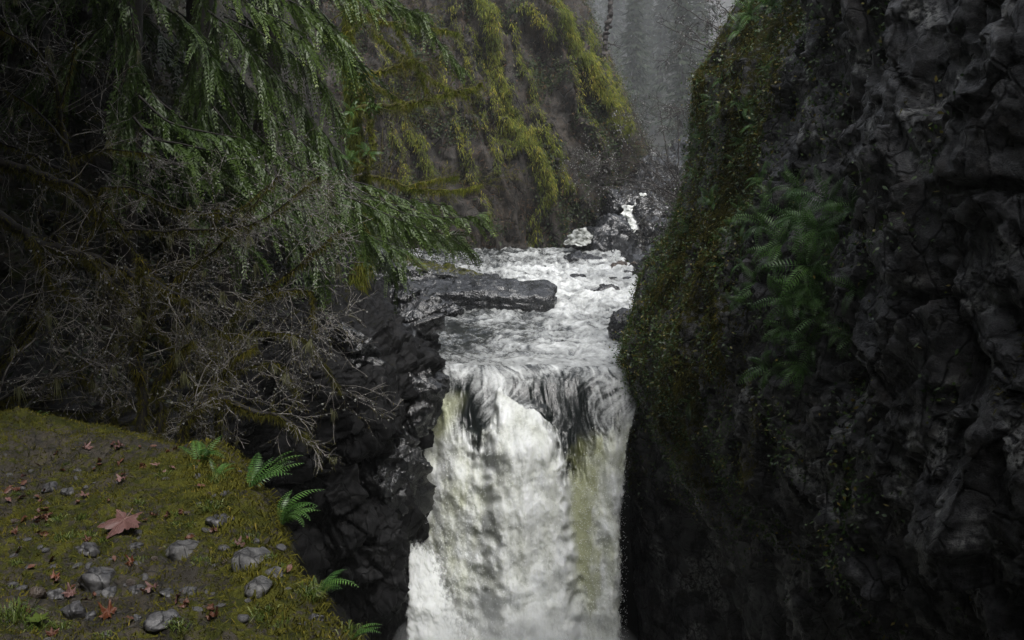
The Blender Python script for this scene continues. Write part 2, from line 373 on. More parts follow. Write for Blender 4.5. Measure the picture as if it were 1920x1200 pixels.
M['leaf_pink'] = dead_leaf('dead_leaf_pink', (0.13, 0.06, 0.055), (0.24, 0.135, 0.12))
M['leaf_brown'] = dead_leaf('dead_leaf_brown', (0.085, 0.035, 0.022), (0.19, 0.08, 0.05))
M['leaf_orange'] = dead_leaf('dead_leaf_orange', (0.15, 0.045, 0.02), (0.22, 0.08, 0.04))
M['leaf_vein'] = dead_leaf('dead_leaf_vein', (0.27, 0.16, 0.14), (0.34, 0.21, 0.18))
def water_mat(name, edge=False):
    g = G(name); fo = g.attr('foam'); gr = g.attr('green')
    n = g.noise(16, 8, 0.75); nf = g.noise(45, 5, 0.7)
    f = g.math('ADD', fo, g.math('MULTIPLY', g.math('SUBTRACT', n, 0.5), 0.65))
    f = g.math('MULTIPLY', g.rng(f, 0.10, 0.92), g.rng(fo, 0.02, 0.15))
    fc = g.mix(gr, (0.78, 0.80, 0.795), (0.46, 0.48, 0.28))
    wc = g.mix(gr, (0.012, 0.015, 0.015), (0.20, 0.21, 0.075))
    c = g.mix(f, wc, fc)
    h = g.math('ADD', g.math('MULTIPLY', n, 0.6), g.math('MULTIPLY', nf, 0.4))
    g.l.new(g.math('MULTIPLY', f, 0.7), g.b.inputs['Subsurface Weight']); g.b.inputs['Subsurface Radius'].default_value = (1, 1, 0.9); g.b.inputs['Subsurface Scale'].default_value = 0.25
    m = g.out(c, g.fmix(f, 0.12, 0.75), g.bump(h, 0.3, 0.05), g.fmix(f, 0.5, 0.2))
    if edge:      # torn strands and drops: the sheet ends in a ragged, thinning edge
        al = g.rng(g.math('ADD', g.attr('alpha'), g.math('MULTIPLY', g.math('SUBTRACT', g.noise(9, 6, 0.75, (1, 1, 0.35)), 0.5), 1.3)), 0.30, 0.70)
        tr = g.n.new('ShaderNodeBsdfTransparent'); mx = g.n.new('ShaderNodeMixShader'); g.l.new(al, mx.inputs[0]); g.l.new(tr.outputs[0], mx.inputs[1]); g.l.new(g.b.outputs[0], mx.inputs[2]); g.l.new(mx.outputs[0], g.n['Material Output'].inputs['Surface'])
    return m
M['water'] = water_mat('white_water'); M['falling'] = water_mat('falling_water', True)
gd = G('water_drops'); M['drops'] = gd.out((0.82, 0.84, 0.84), 0.35)

# ------------------------------------------------------------------ the setting: cliffs, banks, canyon wall
# right cliff: columns are heights from the gorge bottom to above the frame
RZ = [-17, -10.5, -7.5, -5.4, -2.8, 0.5, 4.9, 9, 15]
RK = [-22, -16, -8, 0, 5, 10, 14, 20, 25, 28.3, 30.5, 34, 40, 48, 60]
RX = [[-14, -14, -14, -14, -14, -14, -14, -14, -14],  # first rows: unseen bend behind the camera, added to block skylight
      [-4, -4, -4, -4, -4, -4, -4, -4, -4],
      [4, 4, 4, 4, 4.1, 4.3, 4.6, 5, 6],
      [7.4, 7.2, 7, 6.8, 6.7, 6.6, 6.7, 7, 8],
      [7.6, 7.4, 7.1, 6.9, 6.7, 6.6, 6.7, 7, 8],
      [7.2, 6.9, 6.5, 6.3, 6.1, 6.2, 6.6, 7, 8],
      [6.7, 6.2, 5.8, 5.6, 5.6, 5.9, 6.5, 7.2, 8.2],
      [5.6, 5.0, 4.6, 4.5, 4.8, 5.5, 6.6, 7.8, 9],
      [4.5, 3.9, 3.7, 3.75, 4.3, 5.3, 6.6, 8, 10],
      [4.1, 3.55, 3.35, 3.4, 4.05, 5.1, 6.6, 8.2, 10.5],
      [4.5, 4.0, 3.7, 3.8, 4.5, 5.7, 7.3, 9, 11.5],
      [6.5, 6.2, 5.8, 5.4, 6.0, 7.2, 9.0, 11, 13.5],
      [8, 7.8, 7.2, 6.8, 7.4, 8.8, 11, 13, 15],
      [9.5, 9.2, 8.4, 8.0, 9.0, 11, 13.5, 15, 17],
      [11.5, 11, 10, 9.6, 11.5, 14, 16.5, 18, 20]]
for k_, r_ in zip(RK, RX):                                           # undercut foot of the near wall
    if 3 < k_ < 27: r_[0] += 2.0; r_[1] += 1.5; r_[2] += 0.9; r_[3] += 0.25
prof = [[(x, z) for x, z in zip(r, RZ)] for r in RX]
ys = spaced([-22, 0, 6, 10, 14, 22, 29, 34, 60], 470, [0.15, 0.3, 1.6, 2.4, 2.2, 1.6, 1.6, 0.8, 0.25])
cs = spaced([0, 1, 2, 4, 6, 7, 8], 370, [0.4, 0.8, 1.2, 1.4, 1.3, 0.6, 0.3])
P = loft(RK, prof, ys, cs); Nn = grid_normals(P)
Nn *= np.sign(-(Nn[..., :1].mean()))                                # towards the gorge (-x)
tgt = np.interp(P[..., 2], [-17, -10.5, -7.5, -5.4, -4, -2.75, -1.4, 0.3, 2.7, 3.6, 4.9, 9, 15], [4.1, 3.6, 3.35, 3.3, 3.55, 3.95, 4.6, 4.9, 5.2, 5.75, 6.5, 8.2, 10.5])
P[..., 0] += np.exp(-((P[..., 1] - 28.3) / 4.0) ** 2) * (tgt - np.interp(P[..., 2], RZ, RX[9]))
d = rockdisp(P, 31, 0.45, 0.28, 0.11, 0.5)
edge = np.exp(-((P[..., 1:2] - 28.5) / 3.5) ** 2)[..., 0]
P = P + Nn * (d * (1 - 0.6 * edge))[..., None]
N2 = grid_normals(P); N2 *= np.sign((N2 * Nn).sum(-1, keepdims=True))
CU, CV = proj(P)
mossr = sstep(18.0, 25.0, P[..., 1] + 2.0 * fbm(P * 0.3, 3, 77)) * 0.62 * sstep(-9.5, -5, P[..., 2]) + 0.60 * fbm(P * np.array([0.7, 0.7, 0.4]), 4, 78) + 0.22 * np.clip(N2[..., 2], 0, 1) - 0.03
mossr = np.where(P[..., 1] < 21, mossr - 0.05, mossr)
mb = MB(); mb.add(P.reshape(-1, 3), grid_faces(*P.shape[:2]), moss=mossr.ravel())
tag(mb.build('cliff_right', M['cliff'], smooth=True), kind='structure')
RCP, RCN, RCM, RCU, RCV = P.reshape(-1, 3), N2.reshape(-1, 3), mossr.ravel(), CU.ravel(), CV.ravel()

# left bank: hillside, bench, edge, gorge face
LK = [-22, -14, 0, 6, 8.5, 11, 18, 22.5, 24.6, 26.5, 28.5, 31, 35, 42, 52, 70]
LP = [[(-14, 14), (-13, 5), (-12, 0), (-11, -2.2), (-10, -2.2), (-10, -4), (-10, -9), (-10, -17)],
      [(-12, 14), (-8, 5), (-5, 0), (-3, -2.1), (0, -2.1), (0.6, -4), (0.6, -9), (0.5, -17)],
      [(-13, 14), (-9, 5), (-6.2, 0), (-4.2, -2.0), (0.45, -2.05), (0.7, -4), (0.5, -9), (0.2, -17)],
      [(-13, 14), (-9.5, 5), (-7, 0.2), (-5, -2.0), (-2.5, -2.2), (-2.2, -4), (-2.4, -9), (-2.8, -17)],
      [(-13.5, 14), (-10, 5), (-7.5, 0.4), (-6, -2.0), (-4.4, -2.6), (-4.0, -4.5), (-4.0, -9), (-4.2, -17)],
      [(-14, 14), (-10, 6), (-8, 1), (-6.6, -1.8), (-5.4, -3.0), (-5.0, -5), (-5.0, -9), (-5.0, -17)],
      [(-15, 14), (-11, 7), (-9, 2), (-7.4, -1.5), (-6.4, -3.5), (-6.0, -6), (-5.8, -9), (-5.6, -17)],
      [(-15, 14), (-11, 7), (-9, 2), (-7.4, -1.8), (-6.2, -3.9), (-5.6, -6), (-5.4, -9), (-5.2, -17)],
      [(-15, 14), (-11, 6.5), (-8.8, 1), (-6.4, -2.2), (-4.2, -4.2), (-3.2, -5.6), (-3.1, -8.5), (-3.2, -17)],
      [(-15, 14), (-11, 6.5), (-8.8, 1), (-6.0, -2.2), (-3.4, -3.75), (-2.3, -5.25), (-2.7, -8), (-2.9, -17)],
      [(-15, 14), (-11, 6.5), (-8.8, 1), (-6.2, -2.0), (-3.6, -3.6), (-2.4, -5.0), (-2.5, -6.6), (-2.8, -17)],
      [(-15, 14), (-11, 6.5), (-9, 1), (-6.8, -1.8), (-4.4, -3.5), (-3.0, -4.9), (-2.9, -6.5), (-3.0, -17)],
      [(-15, 14), (-11.5, 7), (-9.5, 1.5), (-7.4, -2.0), (-5.4, -3.9), (-4.2, -5), (-4.0, -6.5), (-4.0, -17)],
      [(-16, 15), (-12, 7), (-10, 2), (-8, -2.2), (-6.2, -4.1), (-5.2, -5.2), (-5.0, -6.5), (-5.0, -17)],
      [(-17, 16), (-13, 8), (-10.8, 2), (-8.6, -2.2), (-7, -4.0), (-6.1, -4.9), (-5.9, -6.5), (-5.8, -17)],
      [(-19, 18), (-14, 9), (-11.5, 3), (-9.4, -2), (-7.6, -3.8), (-6.4, -4.8), (-6.2, -6.5), (-6, -17)]]
ys = spaced([-22, 4, 10, 22, 24, 30, 34, 45, 70], 420, [0.2, 0.3, 0.7, 1.2, 2.4, 2.4, 1.6, 0.8, 0.5])
cs = spaced([0, 2, 3, 5, 6, 7], 270, [0.5, 0.8, 1.5, 1.8, 1.2, 0.6])
P = loft(LK, LP, ys, cs); Nn = grid_normals(P); Nn *= np.sign(Nn[..., :1].mean())
d = rockdisp(P, 52, 0.5, 0.5, 0.10, 0.55)
d = d * (0.35 + 0.65 * sstep(7.0, 11.0, P[..., 1])) - 0.12 * (1 - sstep(7, 9, P[..., 1]))
P = P + Nn * d[..., None]
N2 = grid_normals(P); N2 *= np.sign((N2 * Nn).sum(-1, keepdims=True))
cc = np.broadcast_to(cs[None, :], P.shape[:2])
mossl = 0.12 + 0.5 * fbm(P * 0.8, 4, 91) + 0.25 * sstep(4.2, 3.2, cc) - 0.25 * sstep(25, 27, P[..., 1]) * sstep(3.4, 4.2, cc)
mb = MB(); mb.add(P.reshape(-1, 3), grid_faces(*P.shape[:2]), moss=mossl.ravel())
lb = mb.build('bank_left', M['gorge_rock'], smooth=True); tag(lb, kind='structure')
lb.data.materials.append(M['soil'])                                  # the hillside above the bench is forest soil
mi = (0.5 * (cc[:-1, :-1] + cc[1:, 1:]) + 0.35 * fbm(P[:-1, :-1] * 0.9, 3, 17) < 3.0).ravel().astype(np.int32)
lb.data.polygons.foreach_set('material_index', mi)
LBP, LBN = P.reshape(-1, 3), N2.reshape(-1, 3)

# gorge floor and the pool below the fall
def sheet(name, x0, x1, y0, y1, z, mat, nx=40, ny=60, amp=0.2, fr=0.5, **attr):
    X, Y = np.meshgrid(np.linspace(x0, x1, nx), np.linspace(y0, y1, ny)); Q = np.stack([X, Y, np.full_like(X, z)], -1)
    Q[..., 2] += amp * fbm(Q * fr, 3, 5)
    b = MB(); b.add(Q.reshape(-1, 3), grid_faces(ny, nx), **attr); return tag(b.build(name, mat, smooth=True), kind='structure')
sheet('plunge_pool', -12, 14, -22, 28, -15.6, M['water'], 60, 100, 0.25, 0.8, foam=0.35, green=0.2)

# far canyon wall with mossy buttress ribs
RIBS = [([(840, -20), (865, 90), (900, 200), (930, 330)], 5, 0.45), ([(958, 40), (978, 130), (1002, 200), (1040, 280)], 5, 0.45), ([(1062, 120), (1095, 200), (1120, 280)], 5, 0.45), ([(820, 120), (850, 230), (880, 340)], 5, 0.45), ([(720, 200), (750, 300), (772, 380)], 6, 0.45), ([(870, 250), (890, 340), (915, 420)], 5, 0.4),
        ([(880, -40), (905, 30), (925, 110), (945, 190), (985, 260), (1010, 330), (1020, 390)], 12, 1.0),
        ([(925, 110), (935, 170), (955, 240), (968, 290)], 9, 0.7),
        ([(985, 250), (1020, 270), (1045, 310), (1062, 358)], 9, 0.7),
        ([(1010, -40), (1050, 40), (1085, 100), (1120, 165), (1150, 215), (1165, 255)], 14, 0.9),
        ([(1095, 60), (1115, 110), (1125, 130)], 7, 0.5), ([(1130, 135), (1150, 180), (1160, 215)], 6, 0.5),
        ([(975, 20), (1000, 25), (1020, 60), (1032, 80)], 9, 0.5),
        ([(945, 215), (950, 290), (958, 300)], 7, 0.5), ([(880, 60), (915, 150), (938, 270), (950, 300)], 6, 0.45),
        ([(760, 240), (790, 290), (805, 335)], 12, 0.6), ([(700, 60), (735, 160), (760, 250)], 8, 0.35), ([(1020, 390), (1000, 430), (1003, 470)], 9, 0.4)]
nx, nz = 290, 265
X, Z = np.meshgrid(np.linspace(-26, 16, nx), np.linspace(-7, 26, nz))
xrz = np.interp(Z, [-7, -2.5, 0.5, 3, 12, 26], [3.2, 3.8, 6.0, 7.4, 3.9, -2.5]); turn = 1.6 * np.maximum(0, X - xrz) ** 1.3 / 8 + 0.12 * sstep(1.5, 9.0, X)
P = np.stack([X, 62.5 + 0.42 * (Z + 5) + 0.10 * np.abs(X + 5) + 16 * turn, Z], -1)
def ribmask(U, V):
    best = np.zeros(U.shape)
    for pl, w, h in RIBS:
        pl = np.array(pl, float)
        for a, b in zip(pl[:-1], pl[1:]):
            t = np.clip(((U - a[0]) * (b - a)[0] + (V - a[1]) * (b - a)[1]) / ((b - a) ** 2).sum(), 0, 1)
            dd = np.hypot(U - a[0] - t * (b - a)[0], V - a[1] - t * (b - a)[1])
            best = np.maximum(best, h * np.clip(1 - dd / (w * 1.15), 0, 1))
    return best
U, V = proj(P)
U2 = U + 9 * pn(P * 0.8, 3) + 6 * pn(P * 2.1, 4); V2 = V
ac = X * 0.95 + Z * 0.31; al_ = -X * 0.31 + Z * 0.95; RQ = np.stack([ac * 0.5 + 0.5 * pn(P * 0.25, 31), al_ * 0.07, 0 * X], -1); gul = ridge(RQ, 3, 33)
rb = ribmask(U2, V2)
d = 1.4 * rb ** 0.7 + 2.2 * (gul - 0.5) + 0.7 * facet(P * np.array([0.5, 0.4, 0.3]) + 0.3 * pn(P * 0.7, 6)[..., None], 9) + 0.9 * fbm(P * 0.22, 3, 8) + 0.5 * (ridge(P * np.array([0.55, 0.4, 0.18]), 3, 12) - 0.5) + 0.22 * fbm(P * 1.1, 4, 14, 0.6)
P = P + d[..., None] * nrm(np.array([0.15, -1, 0.35]))
N2 = grid_normals(P); N2 *= np.sign(-N2[..., 1:2].mean())
rb = np.maximum(rb, 0.26 * sstep(0.8, 0.95, gul) * sstep(-0.1, 0.4, fbm(P * 0.25, 2, 35)))
mossw = sstep(0.2, 0.6, rb) * 0.6 + 0.36 * fbm(P * np.array([0.5, 0.5, 0.3]), 4, 19) + 0.02
mb = MB(); mb.add(P.reshape(-1, 3), grid_faces(nz, nx, True), moss=mossw.ravel())
tag(mb.build('canyon_wall_far', M['wall'], smooth=True), kind='structure')
FWP, FWN, FWM, FWU, FWV = P.reshape(-1, 3), N2.reshape(-1, 3), rb.ravel(), U.ravel(), V.ravel()

# wooded slope that closes the view upstream
def far_ground(Y): return np.interp(Y, [88, 170, 270, 340, 400, 540, 600, 800, 1100], [-1.5, 2, 5.4, 14, 22, 60, 75, 140, 260])
X, Y = np.meshgrid(np.linspace(-1, 1, 110), spaced([88, 300, 1100], 150, [2.0, 1.0, 0.4])); X = X * (70 + 0.32 * Y) + 0.06 * Y
P = np.stack([X, Y, far_ground(Y)], -1); P[..., 2] += sstep(100, 300, Y) * (9 * fbm(P * 0.02, 4, 3)) + 0.7 * fbm(P * 0.15, 3, 4)
mb = MB(); mb.add(P.reshape(-1, 3), grid_faces(*P.shape[:2]), moss=(0.35 + 0.4 * fbm(P * 0.4, 3, 6)).ravel())
tag(mb.build('slope_far', M['soil'], smooth=True), kind='structure')
# right bank upstream, stepping up to the small cascade
BK = [40, 50, 58, 66, 70, 76, 84, 94]
BP = [[(5.6, -7), (6.6, -4.9), (8.5, -3.6), (11, -1.5), (15, 3), (20, 9)],
      [(6.0, -7), (6.8, -4.8), (8.8, -3.6), (11, -1.2), (15, 3), (21, 9)],
      [(5.6, -7), (6.4, -4.6), (8.6, -3.8), (11, -1.4), (16, 3), (22, 9)],
      [(3.0, -7), (4.6, -4.4), (8.0, -3.9), (11, -1.6), (16, 2.5), (24, 9)],
      [(2.0, -7), (4.0, -3.9), (7.4, -3.7), (10.5, -2.4), (15, 2), (24, 8)],
      [(-2, -7), (1.0, -2.0), (6.0, -1.7), (10.5, -1.2), (16, 2.5), (25, 9)],
      [(-4, -7), (0, -1.0), (6, -0.8), (12, 0.5), (18, 4), (26, 10)],
      [(-6, -7), (-2, 0.5), (6, 0.6), (12, 2), (18, 5), (26, 11)]]
ys = np.linspace(40, 94, 230); cs = np.linspace(0, 5, 190)
P = loft(BK, BP, ys, cs); Nn = grid_normals(P); Nn *= np.sign(Nn[..., 2:].mean())
P = P + Nn * rockdisp(P, 71, 0.4, 0.35, 0.08, 0.5)[..., None]
mb = MB(); mb.add(P.reshape(-1, 3), grid_faces(*P.shape[:2]), moss=(0.02 + 0.35 * sstep(2.0, 4.0, np.broadcast_to(cs, P.shape[:2])) + 0.4 * fbm(P * 0.5, 3, 8)).ravel())
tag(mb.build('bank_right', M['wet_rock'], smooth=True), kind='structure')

# the mossy ledge in front
EY = np.array([-3.0, 0.5, 3.5, 3.85, 4.3, 4.71, 5.45, 6.6, 8.6]); EX = np.array([2.3, 0.75, -0.555, -0.737, -0.962, -1.128, -1.447, -1.92, -2.9])
def ledge_z(x, Y):
    x = np.asarray(x, float); Y = np.asarray(Y, float)
    Q = np.stack([x, Y, np.zeros_like(x)], -1)
    z = -1.655 + 0.07 * fbm(Q * 0.9, 3, 41) + 0.055 * fbm(Q * 2.6, 3, 42) + 0.03 * fbm(Q * 6, 3, 44) + 0.022 * fbm(Q * 11, 3, 43)
    z = z + 0.13 * np.exp(-((x + 3.4) / 0.7) ** 2 - ((Y - 6.2) / 0.8) ** 2) - 0.16 * np.exp(-((x + 2.75) / 0.35) ** 2 - ((Y - 5.2) / 0.55) ** 2)
    z = z + 0.10 * np.exp(-((x + 1.25) / 0.22) ** 2 - ((Y - 4.95) / 0.3) ** 2) + 0.09 * np.exp(-((x + 0.98) / 0.2) ** 2 - ((Y - 4.1) / 0.22) ** 2)
    return z - 0.55 * np.maximum(0, Y - 6.2 - 0.1 + 0.2 * np.sin(x * 2.3) + 0.05 * sstep(-2.6, -1.6, x)) ** 1.5
ys = spaced([-3, 2.6, 3.2, 6.8, 8.6], 280, [0.12, 0.5, 2, 1.5, 0.6])
ein = spaced([0, 3.2, 6], 240, [1.6, 1.0, 0.3])[::-1]; r = 0.22
th = np.linspace(0, math.pi / 2, 20)[1:]
rows = []
ex = np.interp(ys, EY, EX) + 0.08 * pn(np.stack([ys * 1.7, ys * 0, ys * 0], -1), 2) + 0.06 * pn(np.stack([ys * 5.5, ys * 0, ys * 0], -1), 3)
Xi = ex[:, None] - r - ein[None, :]; Yi = np.broadcast_to(ys[:, None], Xi.shape); Zi = ledge_z(Xi, Yi)
z0 = Zi[:, -1:]
Xa = (ex[:, None] - r) + r * np.sin(th)[None]; Za = z0 - r * (1 - np.cos(th))[None]
dn = np.linspace(0.03, 2.6, 60)
Xd = np.broadcast_to(ex[:, None], (len(ys), 60)) - 0.10 * dn[None]; Zd = z0 - r - dn[None]
X = np.concatenate([Xi, Xa, Xd], 1); Z = np.concatenate([Zi, Za, Zd], 1); Y = np.broadcast_to(ys[:, None], X.shape)
P = np.stack([X, Y, Z], -1); Nn = grid_normals(P); Nn *= np.sign(Nn[..., 2:].mean())
fall = np.concatenate([np.zeros(240), np.linspace(0.2, 1, 19), np.ones(60)])[None]
P = P + Nn * (fall * (0.10 * fbm(P * 2.2, 4, 61) + 0.04 * fbm(P * 7, 3, 62)))[..., None]
mossg = 0.50 + 0.42 * fbm(P * 1.5, 4, 66) - 0.25 * fall + 0.1 * np.exp(-((X - ex[:, None] + 0.2) / 0.25) ** 2)
mb = MB(); mb.add(P.reshape(-1, 3), grid_faces(*P.shape[:2]), moss=mossg.ravel())
tag(mb.build('ledge_ground', M['ledge'], smooth=True), kind='structure')
LGP = P; LGN = grid_normals(P); LGN *= np.sign(LGN[..., 2:].mean()); LGM = mossg
def on_ledge(u, v):
    """where the ray through a photo pixel meets the ledge"""
    q = at(u, v, 1.0)[None] * np.arange(2.4, 9.0, 0.01)[:, None]; h = q[:, 2] < ledge_z(q[:, 0], q[:, 1])
    q = q[np.argmax(h) if h.any() else -1]
    return q

# ------------------------------------------------------------------ river and waterfall: one sheet of water split at the lip
YL, ZL = 28.4, -5.32
def river_z(Y): return ZL + 0.08 * sstep(30, 36, Y) + 0.22 * sstep(37, 45, Y) + 0.3 * sstep(46, 56, Y) + 0.25 * sstep(57, 63, Y)
def lip_shift(x): return 0.45 * pn(np.stack([np.asarray(x) * 0.55, 0 * np.asarray(x), 0 * np.asarray(x)], -1), 88) + 0.16 * pn(np.stack([np.asarray(x) * 2.1, 0 * np.asarray(x), 0 * np.asarray(x)], -1), 89) + 1.1 * sstep(-1.0, -2.6, np.asarray(x))
ysr = spaced([YL, 32, 45, 60, 74], 480, [1.5, 1.3, 0.9, 0.8, 0.3]); nu = 280
xl = np.interp(ysr, [28, 30, 33, 40, 50, 60, 74], [-2.9, -3.2, -4.2, -5.6, -6.6, -7.4, -8]); xr = np.interp(ysr, [28, 30, 34, 40, 50, 60, 74], [3.9, 4.3, 6.2, 7.4, 8.2, 8.6, 9])
uu = np.linspace(0, 1, nu)
X = xl[:, None] + (xr - xl)[:, None] * uu[None]; Y = np.broadcast_to(ysr[:, None], X.shape); Z = river_z(Y).copy()
P = np.stack([X, Y, Z], -1); U, V = proj(P)
rap = np.clip(0.55 + 0.5 * sstep(35, 40, Y) + 0.2 * sstep(-2, 3, X), 0, 1) * (0.12 + 0.88 * sstep(YL, 31.0, Y))
Q = P * np.array([1.0, 0.7, 1]) + 0.35 * np.stack([pn(P * 0.8, 1), pn(P * 0.8, 2), 0 * X], -1)
wv = 0.16 * ridge(Q * 0.9, 3, 201) + 0.09 * fbm(Q * 2.4, 4, 202) + 0.06 * ridge(Q * 3.5, 2, 203) + 0.02 * fbm(Q * np.array([9, 6, 1]), 2, 204)
P[..., 2] += rap * (wv - 0.10) * 1.25
# hydraulic hump and standing waves round the slab and rocks
P[..., 2] += 0.14 * sstep(0.35, 0.75, ridge(P * np.array([0.5, 1.1, 0]) , 2, 207)) * sstep(36, 40, Y)
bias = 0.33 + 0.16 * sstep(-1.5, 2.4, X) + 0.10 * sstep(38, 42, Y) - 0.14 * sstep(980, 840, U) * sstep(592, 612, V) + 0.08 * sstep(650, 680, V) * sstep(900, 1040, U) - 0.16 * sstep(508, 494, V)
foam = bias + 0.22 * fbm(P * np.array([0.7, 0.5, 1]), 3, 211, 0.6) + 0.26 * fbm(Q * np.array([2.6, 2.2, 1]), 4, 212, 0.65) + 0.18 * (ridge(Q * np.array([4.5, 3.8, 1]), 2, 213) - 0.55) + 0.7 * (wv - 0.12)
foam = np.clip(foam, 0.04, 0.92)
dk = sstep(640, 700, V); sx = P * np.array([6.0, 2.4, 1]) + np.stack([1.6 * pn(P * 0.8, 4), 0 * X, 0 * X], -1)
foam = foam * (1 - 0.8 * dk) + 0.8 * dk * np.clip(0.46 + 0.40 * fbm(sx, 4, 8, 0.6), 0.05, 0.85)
P[..., 1] += lip_shift(X) * np.exp(-((Y - YL) / 2.5) ** 2)
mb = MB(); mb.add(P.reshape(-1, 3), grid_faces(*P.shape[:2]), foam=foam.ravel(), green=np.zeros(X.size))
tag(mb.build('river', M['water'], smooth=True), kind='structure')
LIP = P[0].copy()

# the fall
nf = 410
tt = np.linspace(0, 1.40, 4000); Yt = YL - 2.7 * tt; Zt = ZL - 4.9 * tt ** 2
sarc = np.concatenate([[0], np.cumsum(np.hypot(np.diff(Yt), np.diff(Zt)))])
si = np.linspace(0, sarc[-1], nf); Yr = np.interp(si, sarc, Yt); Zr = np.interp(si, sarc, Zt)
lx = np.interp(Zr, [-15, -9, -7, -5.3], [-2.75, -2.7, -2.6, -2.9]); rx = np.interp(Zr, [-15, -9, -7, -5.3], [3.05, 3.05, 3.3, 3.9])
X = lx[:, None] + (rx - lx)[:, None] * uu[None]; Y = np.broadcast_to(Yr[:, None], X.shape); Z = np.broadcast_to(Zr[:, None], X.shape)
P = np.stack([X, Y, Z], -1); U, V = proj(P); S = np.broadcast_to(si[:, None], X.shape)
FC = np.stack([X, S, 0 * X], -1)                                     # coordinates on the falling sheet
wob = 16 * pn(FC * 1.3, 301) + 9 * pn(FC * 3.5, 302)
strand = fbm(FC * np.array([4.5, 0.8, 1]) + 0.6 * pn(FC * 1.1, 303)[..., None], 4, 304, 0.6)      # flow-aligned
Vb = np.interp(U, [780, 815, 850, 880, 905, 925, 940, 1045, 1062, 1085, 1108, 1130, 1170], [735, 760, 800, 838, 858, 842, 815, 845, 882, 884, 835, 812, 800])
F = sstep(-34, 40, V - Vb + wob + 55 * strand)
cx = np.interp(V, [725, 760, 800, 850, 900], [936, 950, 975, 985, 990]); hw = np.interp(V, [722, 740, 770, 810, 860, 900], [0.5, 9, 26, 62, 78, 80])
chute = sstep(1.35, 0.6, np.abs(U - cx + wob * 0.5) / np.maximum(hw, 1) - 0.5 * strand) * sstep(715, 740, V)
F = np.maximum(F, chute)
gs = np.interp(V, [800, 860, 950, 1110, 1180], [1128, 1092, 1092, 1108, 1112]); gw = np.interp(V, [780, 820, 870, 1000, 1110, 1160], [6, 22, 26, 22, 12, 0.5])
gstrip = sstep(1.5, 0.2, np.abs(U - gs + wob * 0.9) / np.maximum(gw, 0.5) - 0.9 * strand) * sstep(785, 850, V + wob * 2)
gleft = sstep(870, 840, U + 0.4 * (V - 780)) * sstep(730, 760, V) * sstep(860, 815, V)
lobes = 0.5 * np.exp(-((U - 845) / 42) ** 2) + 1.15 * np.exp(-((U - 1000) / 62) ** 2) + 0.3 * np.exp(-((U - 1142) / 26) ** 2) - 0.25 * np.exp(-((U - 905) / 12) ** 2)
lump = 1 - worley(FC * np.array([1.15, 0.75, 1]) + 0.25 * np.stack([pn(FC * 2, 9), pn(FC * 2, 10), 0 * X], -1), 311)[0]
lump2 = 1 - worley(FC * np.array([3.1, 2.0, 1]) + 0.3 * np.stack([pn(FC * 4, 9), pn(FC * 4, 10), 0 * X], -1), 312)[0]
lump3 = 1 - worley(FC * np.array([7.5, 5.0, 1]), 313)[0]
age = sstep(0.5, 5, S)
rough = F * (1 - 0.7 * gstrip)
soft = fbm(FC * np.array([0.9, 0.5, 1]), 3, 316); clump = fbm(FC * np.array([2.2, 1.5, 1]), 5, 318, 0.56)
plume_m = sstep(862, 965, U + wob * 1.5) * sstep(0, -32, U - np.interp(V, [780, 850, 950, 1100, 1200], [1030, 1062, 1074, 1092, 1100]) + wob * 1.2) * sstep(735, 860, V)
dsp = rough * (0.22 * soft + (0.06 + 0.10 * age) * clump + 0.04 * strand + 0.16 * (lump - 0.4) + 0.05 * (lump2 - 0.4)) + F * lobes * sstep(0.3, 3.0, S) * 0.5 + 0.75 * plume_m
dsp = dsp + (1 - F) * sstep(0, 0.4, S) * (0.05 * (ridge(FC * np.array([3.0, 0.55, 1]) + 0.5 * pn(FC * 0.8, 4)[..., None], 3, 321) - 0.5) - 0.25 * sstep(0.6, 2.4, S) * np.exp(-((U - 1080) / 40) ** 2) - 0.18 * sstep(0.5, 2.2, S) * np.exp(-((U - 895) / 35) ** 2))
nrmF = np.stack([0 * X, -np.gradient(S * 0 + Zr[:, None] * -1, axis=0), np.gradient(Y, axis=0) * -1], -1)
tang = np.stack([np.gradient(Yr), np.gradient(Zr)], 1); tang /= np.linalg.norm(tang, axis=1, keepdims=True)
nn = np.stack([np.zeros(nf), tang[:, 1], -tang[:, 0]], 1); nn[:, 1:] *= np.sign(nn[-1, 1]) * -1
P = P + nn[:, None, :] * dsp[..., None]; P[..., 1] += lip_shift(X)
w0 = sstep(0.5, 0.0, S)[..., None]; P = P * (1 - w0) + (P + (LIP - P[0])[None]) * w0; P[0] = LIP
swirl = FC * np.array([4.2, 0.9, 1]) + 0.9 * np.stack([pn(FC * 0.9, 5), pn(FC * 0.9, 6), 0 * X], -1)
sw2 = FC * np.array([7.5, 2.0, 1]) + np.stack([5.5 * pn(FC * 0.62, 5), 2.0 * pn(FC * 0.7, 6), 0 * X], -1) + 0.35 * np.stack([pn(FC * 3, 7), pn(FC * 3, 8), 0 * X], -1)
streak = 0.20 + 0.34 * fbm(sw2, 4, 332, 0.6) + 0.20 * (ridge(sw2 * 0.6, 2, 331) - 0.6) + 0.25 * fbm(FC * np.array([1.3, 0.8, 1]), 2, 334)
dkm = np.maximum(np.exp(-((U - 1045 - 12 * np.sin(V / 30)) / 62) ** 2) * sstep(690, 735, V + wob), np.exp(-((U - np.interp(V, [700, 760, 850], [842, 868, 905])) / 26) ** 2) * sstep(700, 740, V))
foam = F * np.clip(0.74 + 0.26 * clump + 0.10 * strand + 0.16 * fbm(FC * np.array([9, 6, 1]), 3, 333) + 0.10 * plume_m - 0.25 * gstrip, 0.35 + 0.22 * age, 1) + (1 - F) * np.clip(0.46 - 0.40 * dkm + (streak - 0.2) * 1.0, 0.0, 0.8)
